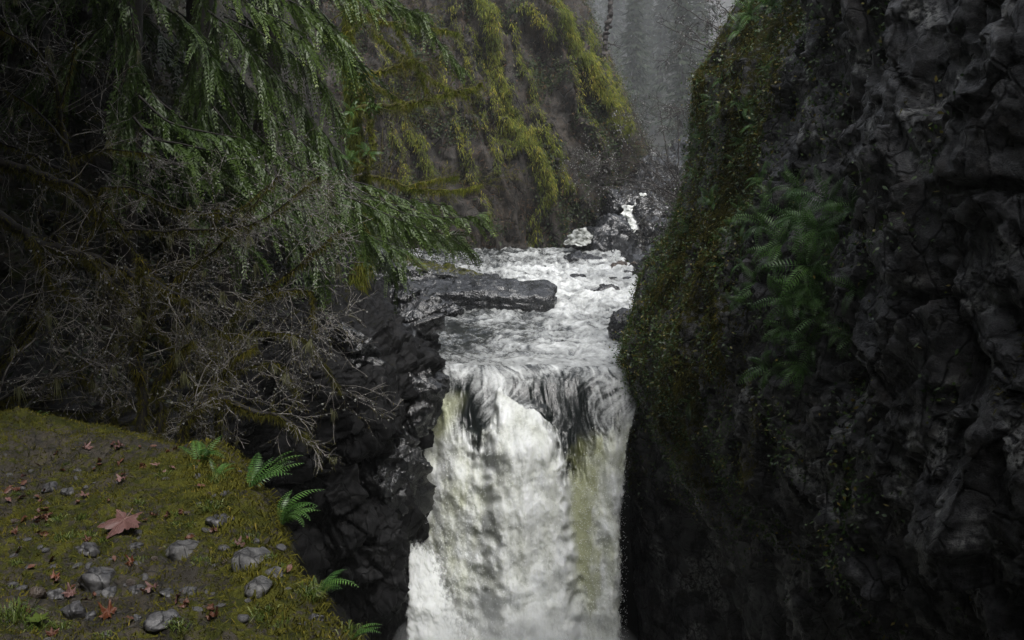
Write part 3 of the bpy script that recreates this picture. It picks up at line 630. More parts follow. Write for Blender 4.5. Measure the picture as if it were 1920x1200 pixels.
foam = foam + gleft * (np.maximum(foam, 0.5) - foam)
green = np.clip(gstrip * 0.5 + gleft * 0.6 + F * (0.26 + 0.5 * fbm(FC * np.array([1.8, 0.6, 1]), 4, 341, 0.6) - 0.35 * clump) * (1 - chute * 0.5), 0, 0.8) * (1 - 0.6 * sstep(1050, 1200, V))
alpha = np.minimum(1.2, np.minimum((X - lx[:, None]) / 0.25, (rx[:, None] - X) / (0.16 + 0.03 * S)) * 1.0); alpha = np.where(S < 1.5, 1.2, alpha)
wf = empty('waterfall', (0.5, 26, -14)); tag(wf, 'broad white waterfall pouring over the dark lip between the two cliffs', 'waterfall')
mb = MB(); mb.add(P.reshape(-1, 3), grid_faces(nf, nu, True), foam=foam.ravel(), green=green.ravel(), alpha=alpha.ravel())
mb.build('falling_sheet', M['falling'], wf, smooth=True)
rg = np.random.default_rng(3)
pr = (F * (0.25 + age)).ravel(); pr[:nu * 20] = 0; NS = 17000; ids = rg.choice(len(pr), NS, p=pr / pr.sum())
Pd = P.reshape(-1, 3)[ids] + nn[ids // nu] * (rg.exponential(0.06, NS) * (0.3 + age.ravel()[ids]))[:, None] + rg.normal(0, 0.03, (NS, 3))
mb = MB(); blobs(mb, Pd, 0.004 + 0.010 * rg.random(NS) ** 2, rg)
k = 4; sE = rg.integers(60, nf, k); side = rg.random(k) < 0.35
Pe = P[sE, np.where(side, 2, nu - 3)] + np.stack([np.where(side, -1, 1) * rg.exponential(0.03, k) * (0.3 + si[sE] / 6), -rg.random(k) * 0.4, rg.normal(0, 0.1, k)], 1)
blobs(mb, Pe, 0.006 + 0.014 * rg.random(k) ** 2, rg)
tag(mb.build('spray_drops', M['drops'], wf), kind='stuff')
# second plume in front at the lower left
nu2, nv2 = 130, 200
uu2 = np.linspace(0, 1, nu2); s2 = np.linspace(0, 6.5, nv2)
zz = -9.3 - 0.15 * s2 - 0.9 * s2 * 0.8; Yp = 25.2 - 0.35 * s2
xl2 = -2.75 - 0.02 * s2; xr2 = -2.35 + 0.62 * s2 - 0.01 * s2 ** 2
X = (xl2 + 0 * zz)[:, None] + (xr2 - xl2 + 0.35)[:, None] * uu2[None]; S2 = np.broadcast_to(s2[:, None], X.shape)
arc = np.sin(math.pi * np.clip(uu2, 0, 1)) ** 0.6
P2 = np.stack([X, Yp[:, None] - 0.55 * arc[None] * sstep(0, 2, S2) , np.broadcast_to(zz[:, None], X.shape)], -1)
C2 = np.stack([X, S2, 0 * X + 4], -1)
l2 = 1 - worley(C2 * np.array([2.2, 1.5, 1]), 411)[0]; l3 = 1 - worley(C2 * np.array([6, 4.5, 1]), 412)[0]
P2[..., 1] -= 0.10 * (l2 - 0.4) + 0.25 * fbm(C2 * 0.8, 2, 5) + 0.04 * (l3 - 0.4) + 0.03 * fbm(C2 * 9, 3, 3)
P2[..., 0] += 0.18 * pn(C2 * 1.5, 31) * uu2[None] ** 3 + 0.06 * pn(C2 * 5, 32)
mb = MB(); mb.add(P2.reshape(-1, 3), grid_faces(nv2, nu2, True), foam=np.clip(0.85 + 0.2 * (l3 - 0.5), 0, 1).ravel(), green=np.full(X.size, 0.05))
mb.A['alpha'] = [(0, (np.minimum(np.minimum((1 - uu2)[None] * 1.7, uu2[None] * 9), (S2 + 0.1) * 1.2) + 0 * X).ravel())]
mb.build('plume', M['falling'], wf, smooth=True)
# drifting spray at the foot of the fall
sm = bpy.data.materials.new('spray'); sm.use_nodes = True; sn = sm.node_tree.nodes; sn.remove(sn['Principled BSDF'])
sv = sn.new('ShaderNodeVolumePrincipled'); sv.inputs['Density'].default_value = 0.17; sv.inputs['Color'].default_value = (0.95, 0.97, 0.98, 1)
sm.node_tree.links.new(sv.outputs[0], sn['Material Output'].inputs['Volume'])
for c_, h_ in [((-0.7, 22.8, -12.8), (2.6, 1.5, 3.0)), ((1.3, 23.0, -13.2), (2.7, 1.5, 2.9)), ((0.4, 22.2, -14.4), (3.9, 1.9, 3.0))]:
    D_, F_ = ico(4); b = MB(); V_ = D_ * np.array(h_) * (1 + 0.16 * fbm(D_ * 1.7 + c_[0], 3, 7))[:, None] + np.array(c_); b.add(V_, F_); tag(b.build('spray', sm, wf, True), kind='stuff')
# the small cascade far upstream
cf = empty('small_cascade', at(1182, 436, 71)); tag(cf, 'small white cascade between dark rocks far upstream', 'waterfall')
def chute_mesh(name, pl, wd, D, seed):
    L = smooth_line([at(u, v, D - 1.6 * i / (len(pl) - 1)) for i, (u, v) in enumerate(pl)], 50); w = np.interp(np.linspace(0, 1, 50), np.linspace(0, 1, len(wd)), wd) * D / F_PX
    t = np.linspace(-1, 1, 24); Q = L[:, None, :] + np.stack([t[None] * w[:, None], -0.25 * (1 - t[None] ** 2) + 0 * w[:, None], 0 * t[None] + 0 * w[:, None]], -1)
    Q[..., 1] -= 0.3 * fbm(Q * 2.2, 3, seed); Q[..., 0] += 0.30 * fbm(Q * 1.7, 3, seed + 3); Q[..., 2] += 0.12 * fbm(Q * 2.5, 2, seed + 5)
    b = MB(); b.add(Q.reshape(-1, 3), grid_faces(50, 24, True), foam=np.clip((0.8 if seed < 3 else 0.42) + 0.45 * fbm(Q * 3, 3, seed), 0, 1).ravel(), green=np.full(Q.shape[0] * 24, 0.1)); b.build(name, M['water'], cf, True)
chute_mesh('chute', [(1176, 384), (1182, 400), (1183, 420), (1186, 440)], [10, 17, 14, 17], 70.5, 1)
chute_mesh('upper_chute', [(1208, 362), (1210, 372), (1200, 384), (1186, 388)], [8, 12, 13, 10], 72.5, 2)
chute_mesh('side_chute', [(1090, 428), (1088, 440), (1084, 452), (1080, 460)], [10, 20, 24, 17], 62.3, 3)

# ------------------------------------------------------------------ rocks
def rock_mesh(half, seed, p=3.0, cuts=9, depth=(0.7, 0.98), noise=0.10, n=5, rot=(0, 0, 0), moss=-0.3, top_moss=0.0, mat='river_rock', strata=0.0, crack=0.30):
    rg = np.random.default_rng(seed); D, Fc = ico(n); half = np.asarray(half, float)
    r = 1.0 / (np.abs(D) ** p).sum(1) ** (1 / p)
    for k in range(cuts):
        ax = nrm(rg.normal(size=3)); h = rg.uniform(*depth); dt = D @ ax
        r = np.where(dt > 0.05, np.minimum(r, h / np.maximum(dt, 0.05)), r)
    V = D * r[:, None] * half
    s = half.min()
    V = V + D * (noise * s * fbm(V / s * 0.9 + seed, 4, seed, 0.55) + 0.35 * noise * s * fbm(V / s * 4 + seed, 3, seed + 4))[:, None]
    V = V + D * (s * crack * (facet(V / s * 1.1 + seed * 3.3, seed) + 0.5 * facet(V / s * 2.6 + seed, seed + 1)))[:, None]
    if strata: V = V + nrm(D * np.array([1, 1, 0.0])) * (strata * pn(np.stack([V[:, 0] * 0.3, V[:, 1] * 0.3, V[:, 2] * 6.0], -1), seed + 9))[:, None]
    R = np.array(Matrix.Rotation(rot[2], 3, 'Z') @ Matrix.Rotation(rot[1], 3, 'Y') @ Matrix.Rotation(rot[0], 3, 'X'))
    V = V @ R.T; Dn = D @ R.T
    b = MB(); b.add(V, Fc, moss=moss + top_moss * np.clip(Dn[:, 2], 0, 1) + 0.25 * fbm(V / s, 3, seed + 5)); return b.mesh('rock', M[mat], True)
def rock(name, c, half, seed, label, cat='rock', group=None, **kw):
    o = link(name, rock_mesh(half, seed, **kw)); o.location = c; return tag(o, label, cat, group)
def px_rock(u, vb, w, h, D, seed, name, label, thick=None, sink=0.35, group=None, cat='rock', **kw):
    """rock seen w x h photo pixels with its waterline at (u, vb)"""
    k = D / F_PX; c = at(u, vb, D); hh = h * k * (1 + sink) / 2
    c[2] += h * k - hh
    return rock(name, c, (w * k / 2, (thick or w * k / 2 * 0.8), hh), seed, label, cat, group, **kw)
# the long slab in mid river and the mossy shelf behind it
o = rock('river_slab', at(905, 562, 40.6) + np.array([0, 0, -0.1]), (2.95, 1.5, 0.85), 4, 'long dark wet rock slab lying across the middle of the river', p=9, cuts=3, depth=(0.97, 1.05), noise=0.12, n=6, rot=(math.radians(6), math.radians(4), math.radians(-5)), moss=-0.2, top_moss=0.42, strata=0.06, crack=0.2)
o = rock('mossy_shelf', at(825, 535, 42.8), (2.6, 1.3, 0.8), 8, 'flat layered mossy rock shelf behind the left end of the long slab', p=6, cuts=5, depth=(0.9, 1.0), noise=0.14, n=6, rot=(math.radians(4), math.radians(9), math.radians(10)), moss=-0.1, top_moss=0.75, strata=0.16)
o = rock('mossy_shelf', at(752, 522, 44), (1.9, 1.2, 0.9), 9, 'small upper step of mossy rock under the drooping cedar tips', p=5, cuts=5, depth=(0.9, 1.0), noise=0.16, n=5, rot=(0, math.radians(10), 0.3), moss=0.0, top_moss=0.6, strata=0.12)
px_rock(822, 594, 92, 30, 38.2, 12, 'river_rock', 'low dark wet rock in front of the left end of the long slab', cuts=8, rot=(0, 0.15, 0.2))
px_rock(1172, 634, 62, 54, 33.0, 13, 'river_rock', 'rounded black boulder against the foot of the right cliff', p=2.4, cuts=5, depth=(0.85, 1.0))
px_rock(1095, 500, 74, 26, 58, 14, 'river_rock', 'broad black boulder at the far end of the rapids', cuts=10, noise=0.16)
px_rock(1122, 478, 50, 52, 62, 15, 'river_rock', 'tall dark rock block below the small cascade', p=4, cuts=8)
px_rock(1085, 474, 56, 46, 63.5, 16, 'river_rock', 'pale topped wet rock block left of the small cascade', p=5, cuts=6, rot=(0.5, -0.2, 0.3), mat='stone')
px_rock(1152, 466, 80, 60, 65.5, 17, 'river_rock', 'large dark rock mass at the foot of the small cascade', cuts=10, noise=0.2)
px_rock(1232, 412, 84, 48, 70, 18, 'river_rock', 'domed black rock right of the small cascade', p=2.6, cuts=6)
px_rock(1228, 462, 88, 54, 62, 19, 'river_rock', 'dark bank boulder under the bare shrubs near the cascade', cuts=10, noise=0.2, top_moss=0.3)
px_rock(1150, 400, 40, 44, 71, 40, 'river_rock', 'upright dark rock on the left flank of the small cascade', cuts=9, noise=0.2)
px_rock(1218, 372, 30, 22, 74, 41, 'river_rock', 'small dark rock at the top of the small cascade', cuts=9, noise=0.2)
px_rock(820, 506, 38, 14, 55, 20, 'river_rock', 'small dark rock near the far left shore', cuts=8)
px_rock(1078, 526, 44, 12, 50, 21, 'river_rock', 'low flat dark rock in the middle of the white rapids', cuts=8)
px_rock(1112, 553, 34, 12, 46, 22, 'river_rock', 'low brown rock left of the brown topped boulder', cuts=8, mat='tan_rock')
px_rock(1140, 560, 48, 26, 45, 23, 'river_rock', 'brown topped dark boulder in the rapids by the right shore', cuts=10, noise=0.16, mat='river_rock')
px_rock(1146, 549, 28, 12, 45.3, 43, 'river_rock', 'brown stone lying on the boulder by the right shore', cuts=8, mat='tan_rock', sink=0.1)
px_rock(1160, 507, 34, 17, 54, 24, 'river_rock', 'smooth tan stone at the far right shore', p=2.2, cuts=5, mat='tan_rock', rot=(0, -0.4, 0))
px_rock(1192, 507, 26, 15, 54, 25, 'river_rock', 'small pale tan stone beside the right bank', p=2.2, cuts=5, mat='tan_rock')
for i, (u, v, w, h, D) in enumerate([(1176, 516, 30, 10, 52), (1180, 528, 34, 9, 49), (1205, 520, 40, 20, 50), (1020, 507, 26, 8, 54), (915, 503, 20, 6, 56), (1148, 527, 22, 8, 49), (1186, 560, 24, 10, 44), (1060, 494, 20, 8, 60)]):
    px_rock(u, v, w, h, D, 60 + i, 'river_stone', 'low dark stone breaking the surface of the rapids', group='small stones in the rapids', cuts=8, n=4)
# wet outcrop left of the fall
for i, (u, v, w, h, D, nm, lb_) in enumerate([
    (752, 800, 140, 190, 27.2, 'outcrop_rock', 'glossy black rock shoulder right at the left edge of the fall'),
    (690, 700, 180, 70, 27.6, 'outcrop_rock', 'flat shiny wet rock top above the black buttress'),
    (745, 650, 130, 120, 29.2, 'outcrop_rock', 'dark angular rock between the bank and the river, left of the lip'),
    (690, 580, 150, 100, 30.5, 'outcrop_rock', 'wet sloping rock streaked with pale painted glints under the cedar'),
    (655, 540, 110, 90, 32, 'outcrop_rock', 'steep wet rock face below the cedar boughs'),
    (745, 585, 80, 60, 32, 'outcrop_rock', 'broken black rock on the river bank behind the shoulder'),
    (712, 955, 130, 200, 25.6, 'outcrop_rock', 'overhanging black rock bulge beside the lower fall'),
    (655, 860, 170, 190, 24.8, 'outcrop_rock', 'blocky black rock in the middle of the dark buttress'),
    (672, 1120, 170, 220, 24.8, 'outcrop_rock', 'lowest black rock block of the dark buttress'),
    (610, 1000, 150, 200, 24.4, 'outcrop_rock', 'black rock block at the left of the dark buttress'),
    (620, 720, 120, 110, 25.5, 'outcrop_rock', 'mossy black rock below the shiny wet rock top')]):
    k = D / F_PX
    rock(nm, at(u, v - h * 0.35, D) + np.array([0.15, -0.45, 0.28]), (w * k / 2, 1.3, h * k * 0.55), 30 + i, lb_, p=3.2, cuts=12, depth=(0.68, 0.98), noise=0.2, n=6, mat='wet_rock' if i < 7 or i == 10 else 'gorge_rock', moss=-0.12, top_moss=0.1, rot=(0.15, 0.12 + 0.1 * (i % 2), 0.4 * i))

# ------------------------------------------------------------------ stones on the ledge
STONES = [(180, 1095, 92, 58, 'large flat grey stone below the big fallen maple leaf', 'stone'), (338, 1040, 86, 46, 'dark pointed stone right of the big maple leaf', 'lichen_stone'),
          (160, 1040, 56, 34, 'dark wedge shaped stone left of and below the big maple leaf', 'stone'), (306, 1176, 78, 42, 'large smooth grey stone near the bottom edge of the ledge', 'stone'),
          (134, 1160, 46, 56, 'upright grey stone with a pale patch near the lower left', 'stone'), (66, 1122, 34, 36, 'brownish stone at the far lower left of the ledge', 'tan_rock'),
          (103, 1122, 40, 34, 'round dark stone beside the brownish stone', 'stone'), (203, 1118, 36, 24, 'small dark stone under the large flat stone', 'stone'),
          (252, 1115, 40, 26, 'blue grey stone right of the small dark stone', 'stone'), (350, 1116, 38, 18, 'pale flat stone in the middle of the lower ledge', 'lichen_stone'),
          (405, 985, 54, 28, 'dark stone half sunk in moss above the mossy hump', 'stone'), (590, 1168, 34, 22, 'small pale stone close to the ledge edge', 'stone'),
          (470, 1062, 84, 56, 'lichen spotted rock knob on the mossy hump', 'lichen_stone'), (482, 1112, 66, 46, 'grey lichen stone below the rock knob', 'lichen_stone'), (515, 1082, 48, 36, 'small lichen stone at the right of the rock knob', 'lichen_stone'),
          (252, 1030, 30, 16, 'small grey stone touching the tip of the big leaf', 'stone'), (125, 928, 34, 26, 'pale angular stone at the upper left of the ledge', 'stone'),
          (92, 922, 36, 22, 'dark grey stone beside the pale angular stone', 'stone'), (165, 1165, 26, 22, 'small pale stone right of the upright stone', 'stone'),
          (310, 1118, 40, 16, 'thin dark stone lying flat right of a curled leaf', 'stone'), (565, 1178, 22, 12, 'tiny pale stone at the ledge edge', 'stone'), (255, 1170, 18, 26, 'narrow pale stone left of the smooth grey stone', 'stone')]
for i, (u, v, w, h, lb_, mt) in enumerate(STONES):
    q = on_ledge(u, v); k = q[1] / F_PX
    o = rock('stone', (q[0], q[1] + 0.02, ledge_z(q[0], q[1]) + 0.08 * h * k), (w * k / 2, w * k * 0.42, h * k * 0.5), 100 + i, lb_, 'stone', 'stones on the mossy ledge', p=2.6, cuts=11, depth=(0.62, 1.0), noise=0.16, n=4, crack=0.12, rot=(0.1 * (i % 3), 0.15 * math.sin(i), i * 1.1), mat=mt, moss=0.12, top_moss=-0.05)
rg = np.random.default_rng(77); SM = [rock_mesh((1, 0.85, 0.6), 300 + i, p=2.3, cuts=7, depth=(0.75, 1), noise=0.1, n=3, crack=0.08, mat=['stone', 'lichen_stone', 'stone', 'tan_rock'][i], moss=-0.1) for i in range(4)]
n = 0
while n < 90:
    v = rg.uniform(850, 1200); u = rg.uniform(0, 420 + (v - 830) * 0.66)
    if pn(np.array([[u * 0.006, v * 0.009, 0]]), 5)[0] < -0.12 and rg.random() < 0.8: continue
    q = on_ledge(u, v); s_ = rg.uniform(0.010, 0.032)
    o = link('pebble', SM[rg.integers(4)]); o.location = (q[0], q[1], ledge_z(q[0], q[1]) - 0.15 * s_); o.scale = (s_, s_ * rg.uniform(0.6, 1), s_ * rg.uniform(0.6, 1)); o.rotation_euler = (rg.normal(0, 0.2), rg.normal(0, 0.2), rg.uniform(0, 6))
    tag(o, 'small pebble set in the moss of the ledge', 'pebble', 'pebbles in the ledge moss'); n += 1

# ------------------------------------------------------------------ fallen leaves
def maple_mesh(seed, mat, curl=0.25, veins=False):
    rg = np.random.default_rng(seed)
    tips = [(-125, 0.62), (-62, 0.92), (0, 1.0), (62, 0.92), (125, 0.62)]
    out = []
    for i, (a, L) in enumerate(tips):
        for da, l in ((-27, 0.60), (-19, 0.72), (-14, 0.66), (-7, 0.84), (0, 1.0), (7, 0.84), (14, 0.66), (19, 0.72), (27, 0.60)):
            out.append((a + da * 0.92, l * L * rg.uniform(0.93, 1.05)))
        if i < 4: out.append((a + 31, 0.42))
    out = [(-172, 0.12), (-158, 0.3)] + out + [(158, 0.3), (172, 0.12)]
    ang = np.radians([a for a, _ in out]); rad = np.array([r_ for _, r_ in out])
    rings = [0.0, 0.35, 0.7, 1.0]; V = [[0, 0, 0]]
    for q in rings[1:]:
        for a, r_ in zip(ang, rad): V.append([math.sin(a) * r_ * q, math.cos(a) * r_ * q, 0])
    V = np.array(V); rr = np.hypot(V[:, 0], V[:, 1]); aa = np.arctan2(V[:, 0], V[:, 1])
    V[:, 2] = curl * (0.28 * np.cos(aa * 5.8) * rr + 0.45 * rr ** 2 * np.sin(aa * 1.5 + rg.uniform(0, 6)) + 0.3 * pn(V * 2.5 + seed, seed)) + 0.05
    n = len(ang); Fc = []
    for i in range(n - 1): Fc.append((0, 1 + i, 2 + i))
    b = MB(); b.add(V, np.array(Fc), var=0.5)
    Fq = [(1 + k * n + i, 1 + (k + 1) * n + i, 2 + (k + 1) * n + i, 2 + k * n + i) for k in range(2) for i in range(n - 1)]
    b.F[4].append(np.array(Fq))
    me = b.mesh('leaf_blade', mat, False)
    vm = None
    if veins:
        b2 = MB()
        def zat(p): j = np.argmin(((V[:, :2] - p) ** 2).sum(1)); return V[j, 2]
        for a, L in tips:
            a = math.radians(a); pts = [np.array([math.sin(a), math.cos(a)]) * L * t for t in np.linspace(0, 0.9, 7)]
            b2.add(*tube([(p[0], p[1], zat(p) + 0.012) for p in pts], np.linspace(0.012, 0.004, 7), 4))
            for t in (0.35, 0.55, 0.72):
                for sg in (-1, 1):
                    p0 = np.array([math.sin(a), math.cos(a)]) * L * t; p1 = p0 + 0.2 * L * np.array([math.sin(a + sg * 0.6), math.cos(a + sg * 0.6)])
                    b2.add(*tube([(p[0], p[1], zat(p) + 0.012) for p in (p0, (p0 + p1) / 2, p1)], [0.007, 0.005, 0.003], 3))
        vm = b2.mesh('vein', M['leaf_vein'])
    b3 = MB(); b3.add(*tube([(0, 0, 0.05), (0.02, -0.25, 0.02), (0.06, -0.55, 0.0)], [0.018, 0.014, 0.012], 4)); sm = b3.mesh('leaf_stalk', M['leaf_vein'])
    return me, vm, sm
def leaf(u, v, size, rz, meshes, label, group=None, tilt=(0, 0), lift=0.0):
    q = on_ledge(u, v)
    t = empty('fallen_leaf', (q[0], q[1], float(ledge_z(q[0], q[1])) + lift)); t.rotation_euler = (tilt[0], tilt[1], rz); t.scale = (size,) * 3
    tag(t, label, 'leaf', group)
    for nm, me in zip(('leaf_blade', 'vein', 'leaf_stalk'), meshes):
        if me is None: continue
        c = bpy.data.objects.new(nm, me); COL.objects.link(c); c.parent = t
    return t
big = maple_mesh(1, M['leaf_pink'], 0.22, True)
leaf(236, 1000, 0.150, 2.9, big, 'large pink brown maple leaf lying face up on the moss', tilt=(-0.42, 0.0), lift=0.06)
pk = maple_mesh(2, M['leaf_pink'], 0.8); br = maple_mesh(3, M['leaf_brown'], 1.2); orr = maple_mesh(4, M['leaf_orange'], 1.4); br2 = maple_mesh(5, M['leaf_brown'], 1.5); pk2 = maple_mesh(6, M['leaf_pink'], 1.3); br3 = maple_mesh(7, M['leaf_brown'], 1.6)
for u, v, s_, rz, ms, lb_ in [(450, 1030, 0.055, 0.4, pk, 'small pink leaf lying above the lichen rock knob'), (205, 1158, 0.060, 1.2, orr, 'curled bright orange leaf near the bottom of the ledge'),
        (288, 1110, 0.06, 2.2, pk2, 'crumpled pink leaf standing on edge left of the thin dark stone'), (105, 1090, 0.04, 1.0, orr, 'small orange leaf left of the large flat stone'),
        (400, 1165, 0.05, 3.0, br2, 'brown curled leaf near the lower grass tuft'), (245, 1063, 0.042, 0.2, orr, 'red leaf scrap below the big maple leaf'),
        (165, 845, 0.05, 0.3, pk, 'pinkish leaf at the far crest of the ledge'), (225, 842, 0.06, 1.6, pk2, 'pale pink leaf right of the leaf at the crest'),
        (230, 905, 0.06, 2.4, pk2, 'folded pale leaf in the middle of the upper ledge'), (160, 935, 0.05, 0.9, pk, 'pink leaf right of the pale angular stone'),
        (135, 1120, 0.055, 2.0, pk2, 'pale pink leaf beside the round dark stone'), (290, 972, 0.04, 0.8, br, 'brown leaf above and right of the big maple leaf'), (315, 975, 0.04, 2.8, br2, 'dark curled leaf beside the brown leaf'), (295, 878, 0.05, 1.9, pk, 'pink leaf left of the upper fern')]:
    leaf(u, v, s_ * 0.75, rz, ms, lb_, tilt=(rg.normal(0, 0.35), rg.normal(0, 0.35)), lift=0.02)
def oval_mesh(seed, mat, curl):
    rr_ = np.random.default_rng(seed); t = np.linspace(0, 1, 7); w = 0.42 * np.sin(PI_ * t) ** 0.8 * (1 + 0.15 * rr_.normal(size=7)); V = []
    for i in range(7):
        for sg in (-1, 0, 1): V.append((sg * w[i], t[i] * 1.6 - 0.8, curl * (0.9 * abs(sg) * w[i] + 0.5 * (t[i] - 0.5) ** 2 + 0.12 * rr_.normal()) + 0.05))
    b = MB(); b.add(np.array(V), grid_faces(7, 3), var=0.5); me = b.mesh('leaf_blade', mat)
    b3 = MB(); b3.add(*tube([(0, -0.8, 0.06), (0.03, -1.05, 0.03), (0.08, -1.3, 0.0)], [0.02, 0.016, 0.012], 4)); return me, None, b3.mesh('leaf_stalk', M['leaf_vein'])
PI_ = math.pi
OV = [oval_mesh(20 + i, M[['leaf_brown', 'leaf_pink', 'leaf_brown', 'leaf_brown'][i]], [0.5, 0.9, 1.3, 0.3][i]) for i in range(4)]
n = 0
while n < 80:
    v = rg.uniform(828, 1195); u = rg.uniform(5, 400 + (v - 830) * 0.62)
    if n < 40: u = rg.uniform(5, 95) if n < 22 else rg.uniform(150, 430); v = rg.uniform(890, 1010) if n < 22 else rg.uniform(832, 900)
    leaf(u, v, rg.uniform(0.018, 0.036), rg.uniform(0, 6.28), OV[rg.integers(4)] if n % 7 else br3, 'small withered leaf scattered among the moss of the ledge', 'small withered leaves on the ledge', (rg.normal(0, 0.5), rg.normal(0, 0.5)), 0.012); n += 1
PI = math.pi

# ------------------------------------------------------------------ moss, grass and ferns on the ledge
rg = np.random.default_rng(900)
ny, nx = LGP.shape[:2]
wgt = (sstep(0.12, 0.5, LGM + 0.5 * fbm(LGP * 4, 3, 71)) * (LGP[..., 1] > 2.7) * (LGP[..., 2] > -2.6)).ravel()
area = np.gradient(LGP[:, 0, 1])[:, None] * np.linalg.norm(np.gradient(LGP, axis=1), axis=-1); wgt = wgt * np.abs(area).ravel()
K = 130000; ids = rg.choice(len(wgt), K, p=wgt / wgt.sum())
Pm = LGP.reshape(-1, 3)[ids] + rg.normal(0, 0.007, (K, 3)) * np.array([1, 1, 0.2]); Nm = LGN.reshape(-1, 3)[ids]
mb = MB(); vv = np.clip(0.45 + 0.5 * fbm(Pm * 2.2, 3, 73) + rg.normal(0, 0.18, K), 0, 1)
spikes(mb, Pm - Nm * 0.004, Nm + rg.normal(0, 0.55, (K, 3)), 0.016 + 0.030 * rg.random(K) ** 1.5, 0.007 + 0.004 * rg.random(K), rg, vv, 0.2)
tag(mb.build('ledge_moss', M['moss']), 'thick yellow green moss covering the ledge', 'moss', kind='stuff')
ie = np.where((fall.ravel() > 0.15) & (fall.ravel() < 1.0))[0]
K = 7000; jj = rg.integers(0, ny, K); cc_ = 240 - 10 + rg.integers(0, 34, K); sel = (LGP[jj, cc_, 1] > 2.8); jj, cc_ = jj[sel], cc_[sel]; Pf = LGP[jj, cc_]; Nf = LGN[jj, cc_]; K = len(jj)
mb = MB(); blades(mb, Pf, Nf * 0.7 + np.array([0.25, -0.1, 0.1]) + rg.normal(0, 0.4, (K, 3)), 0.03 + 0.07 * rg.random(K) ** 2, 0.004 + 0.004 * rg.random(K), rg, np.clip(0.4 + 0.5 * fbm(Pf * 2, 2, 5) + rg.normal(0, 0.2, K), 0, 1), 0.7)
tag(mb.build('rim_moss', M['moss']), 'shaggy moss and grass fringe along the broken rim of the ledge', 'moss', kind='stuff')
def tuft(u, v, n, L, label, seed, spread=0.7):
    rr = np.random.default_rng(seed); q = on_ledge(u, v); b = MB()
    p0 = np.array([q[0], q[1], ledge_z(q[0], q[1]) - 0.01]) + rr.normal(0, 0.025 if n > 58 else 0.012, (n, 3)) * np.array([1, 1, 0])
    dirs = nrm(np.stack([rr.normal(0, spread, n), rr.normal(0, spread, n), np.ones(n)], -1))
    blades(b, p0, dirs, L * rr.uniform(0.5, 1.1, n), 0.0035, rr, None, 0.45)
    tag(b.build('grass_tuft', M['grass']), label, 'grass', 'grass sprigs in the ledge moss' if 'sprig' in label else 'grass tufts on the ledge')
for i, (u, v, n, L, lb_) in enumerate([(580, 1120, 150, 0.13, 'grass tuft at the ledge edge beside the lowest fern'), (495, 1155, 120, 0.10, 'grass tuft below the lichen rocks'), (400, 955, 110, 0.11, 'grass tuft above the half sunk dark stone'),
        (125, 1010, 90, 0.08, 'grass tuft left of the big maple leaf'), (25, 1165, 130, 0.16, 'tall grass tuft in the bottom left corner'), (70, 1180, 90, 0.10, 'short grass tuft near the bottom left corner'), (375, 1055, 70, 0.06, 'low grass tuft right of the dark pointed stone'), (330, 985, 70, 0.06, 'small grass tuft right of the curled dark leaf'), (410, 905, 80, 0.12, 'wispy grass tuft below the upper fern'), (660, 1185, 70, 0.07, 'short grass tuft at the lower end of the ledge edge'), (460, 1010, 60, 0.07, 'small grass tuft on the mossy hump'), (260, 1048, 60, 0.05, 'sparse grass tuft under the tip of the big leaf')]):
    tuft(u, v, n, L, lb_, 40 + i)

_rt = np.random.default_rng(71)
for k in range(26):
    v_ = _rt.uniform(860, 1195); u_ = _rt.uniform(10, 410 + (v_ - 830) * 0.64); tuft(u_, v_, int(_rt.uniform(20, 55)), _rt.uniform(0.04, 0.09), 'thin sprig of grass growing out of the ledge moss', 600 + k)
def frond_mesh(seed, pairs=20, width=0.2, arch=0.5, pin=0.055):
    rr = np.random.default_rng(seed); b = MB(); t = np.linspace(0, 1, 14)
    def R(t): return np.stack([0.06 * np.sin(t * 2 + seed), t * (1 - 0.12 * t), arch * (t * 0.9 - 1.15 * t * t)], -1)
    b.add(*tube(R(t), np.linspace(0.008, 0.002, 14), 3))
    tp = np.linspace(0.10, 0.98, pairs)
    for sg in (-1, 1):
        p = R(tp); T = nrm(R(tp + 0.01) - R(tp - 0.01)); S = nrm(np.cross(T, np.array([0, 0, 1.0]))) * sg
        L = width * np.sin(math.pi * np.clip(0.16 + tp * 0.84, 0, 1)) ** 0.7 * rr.uniform(0.85, 1.1, pairs)
        d = nrm(S + 0.28 * T + np.array([0, 0, -0.25])); nrm_ = np.cross(S, T)
        q = p + d * L[:, None]; w = (T * pin * 0.5) * (0.5 + 0.5 * (L / width)[:, None]); m = p + d * L[:, None] * 0.45
        V = np.stack([p, m - w, q + np.array([0, 0, -0.2]) * L[:, None], m + w], 1).reshape(-1, 3)
        b.add(V, np.arange(pairs)[:, None] * 4 + np.array([0, 1, 2, 3]))
    return b.mesh('frond', M['fern'])
FR = [frond_mesh(i, 13 + i, 0.15 + 0.02 * (i % 3), 0.35 + 0.12 * i, 0.034) for i in range(5)]
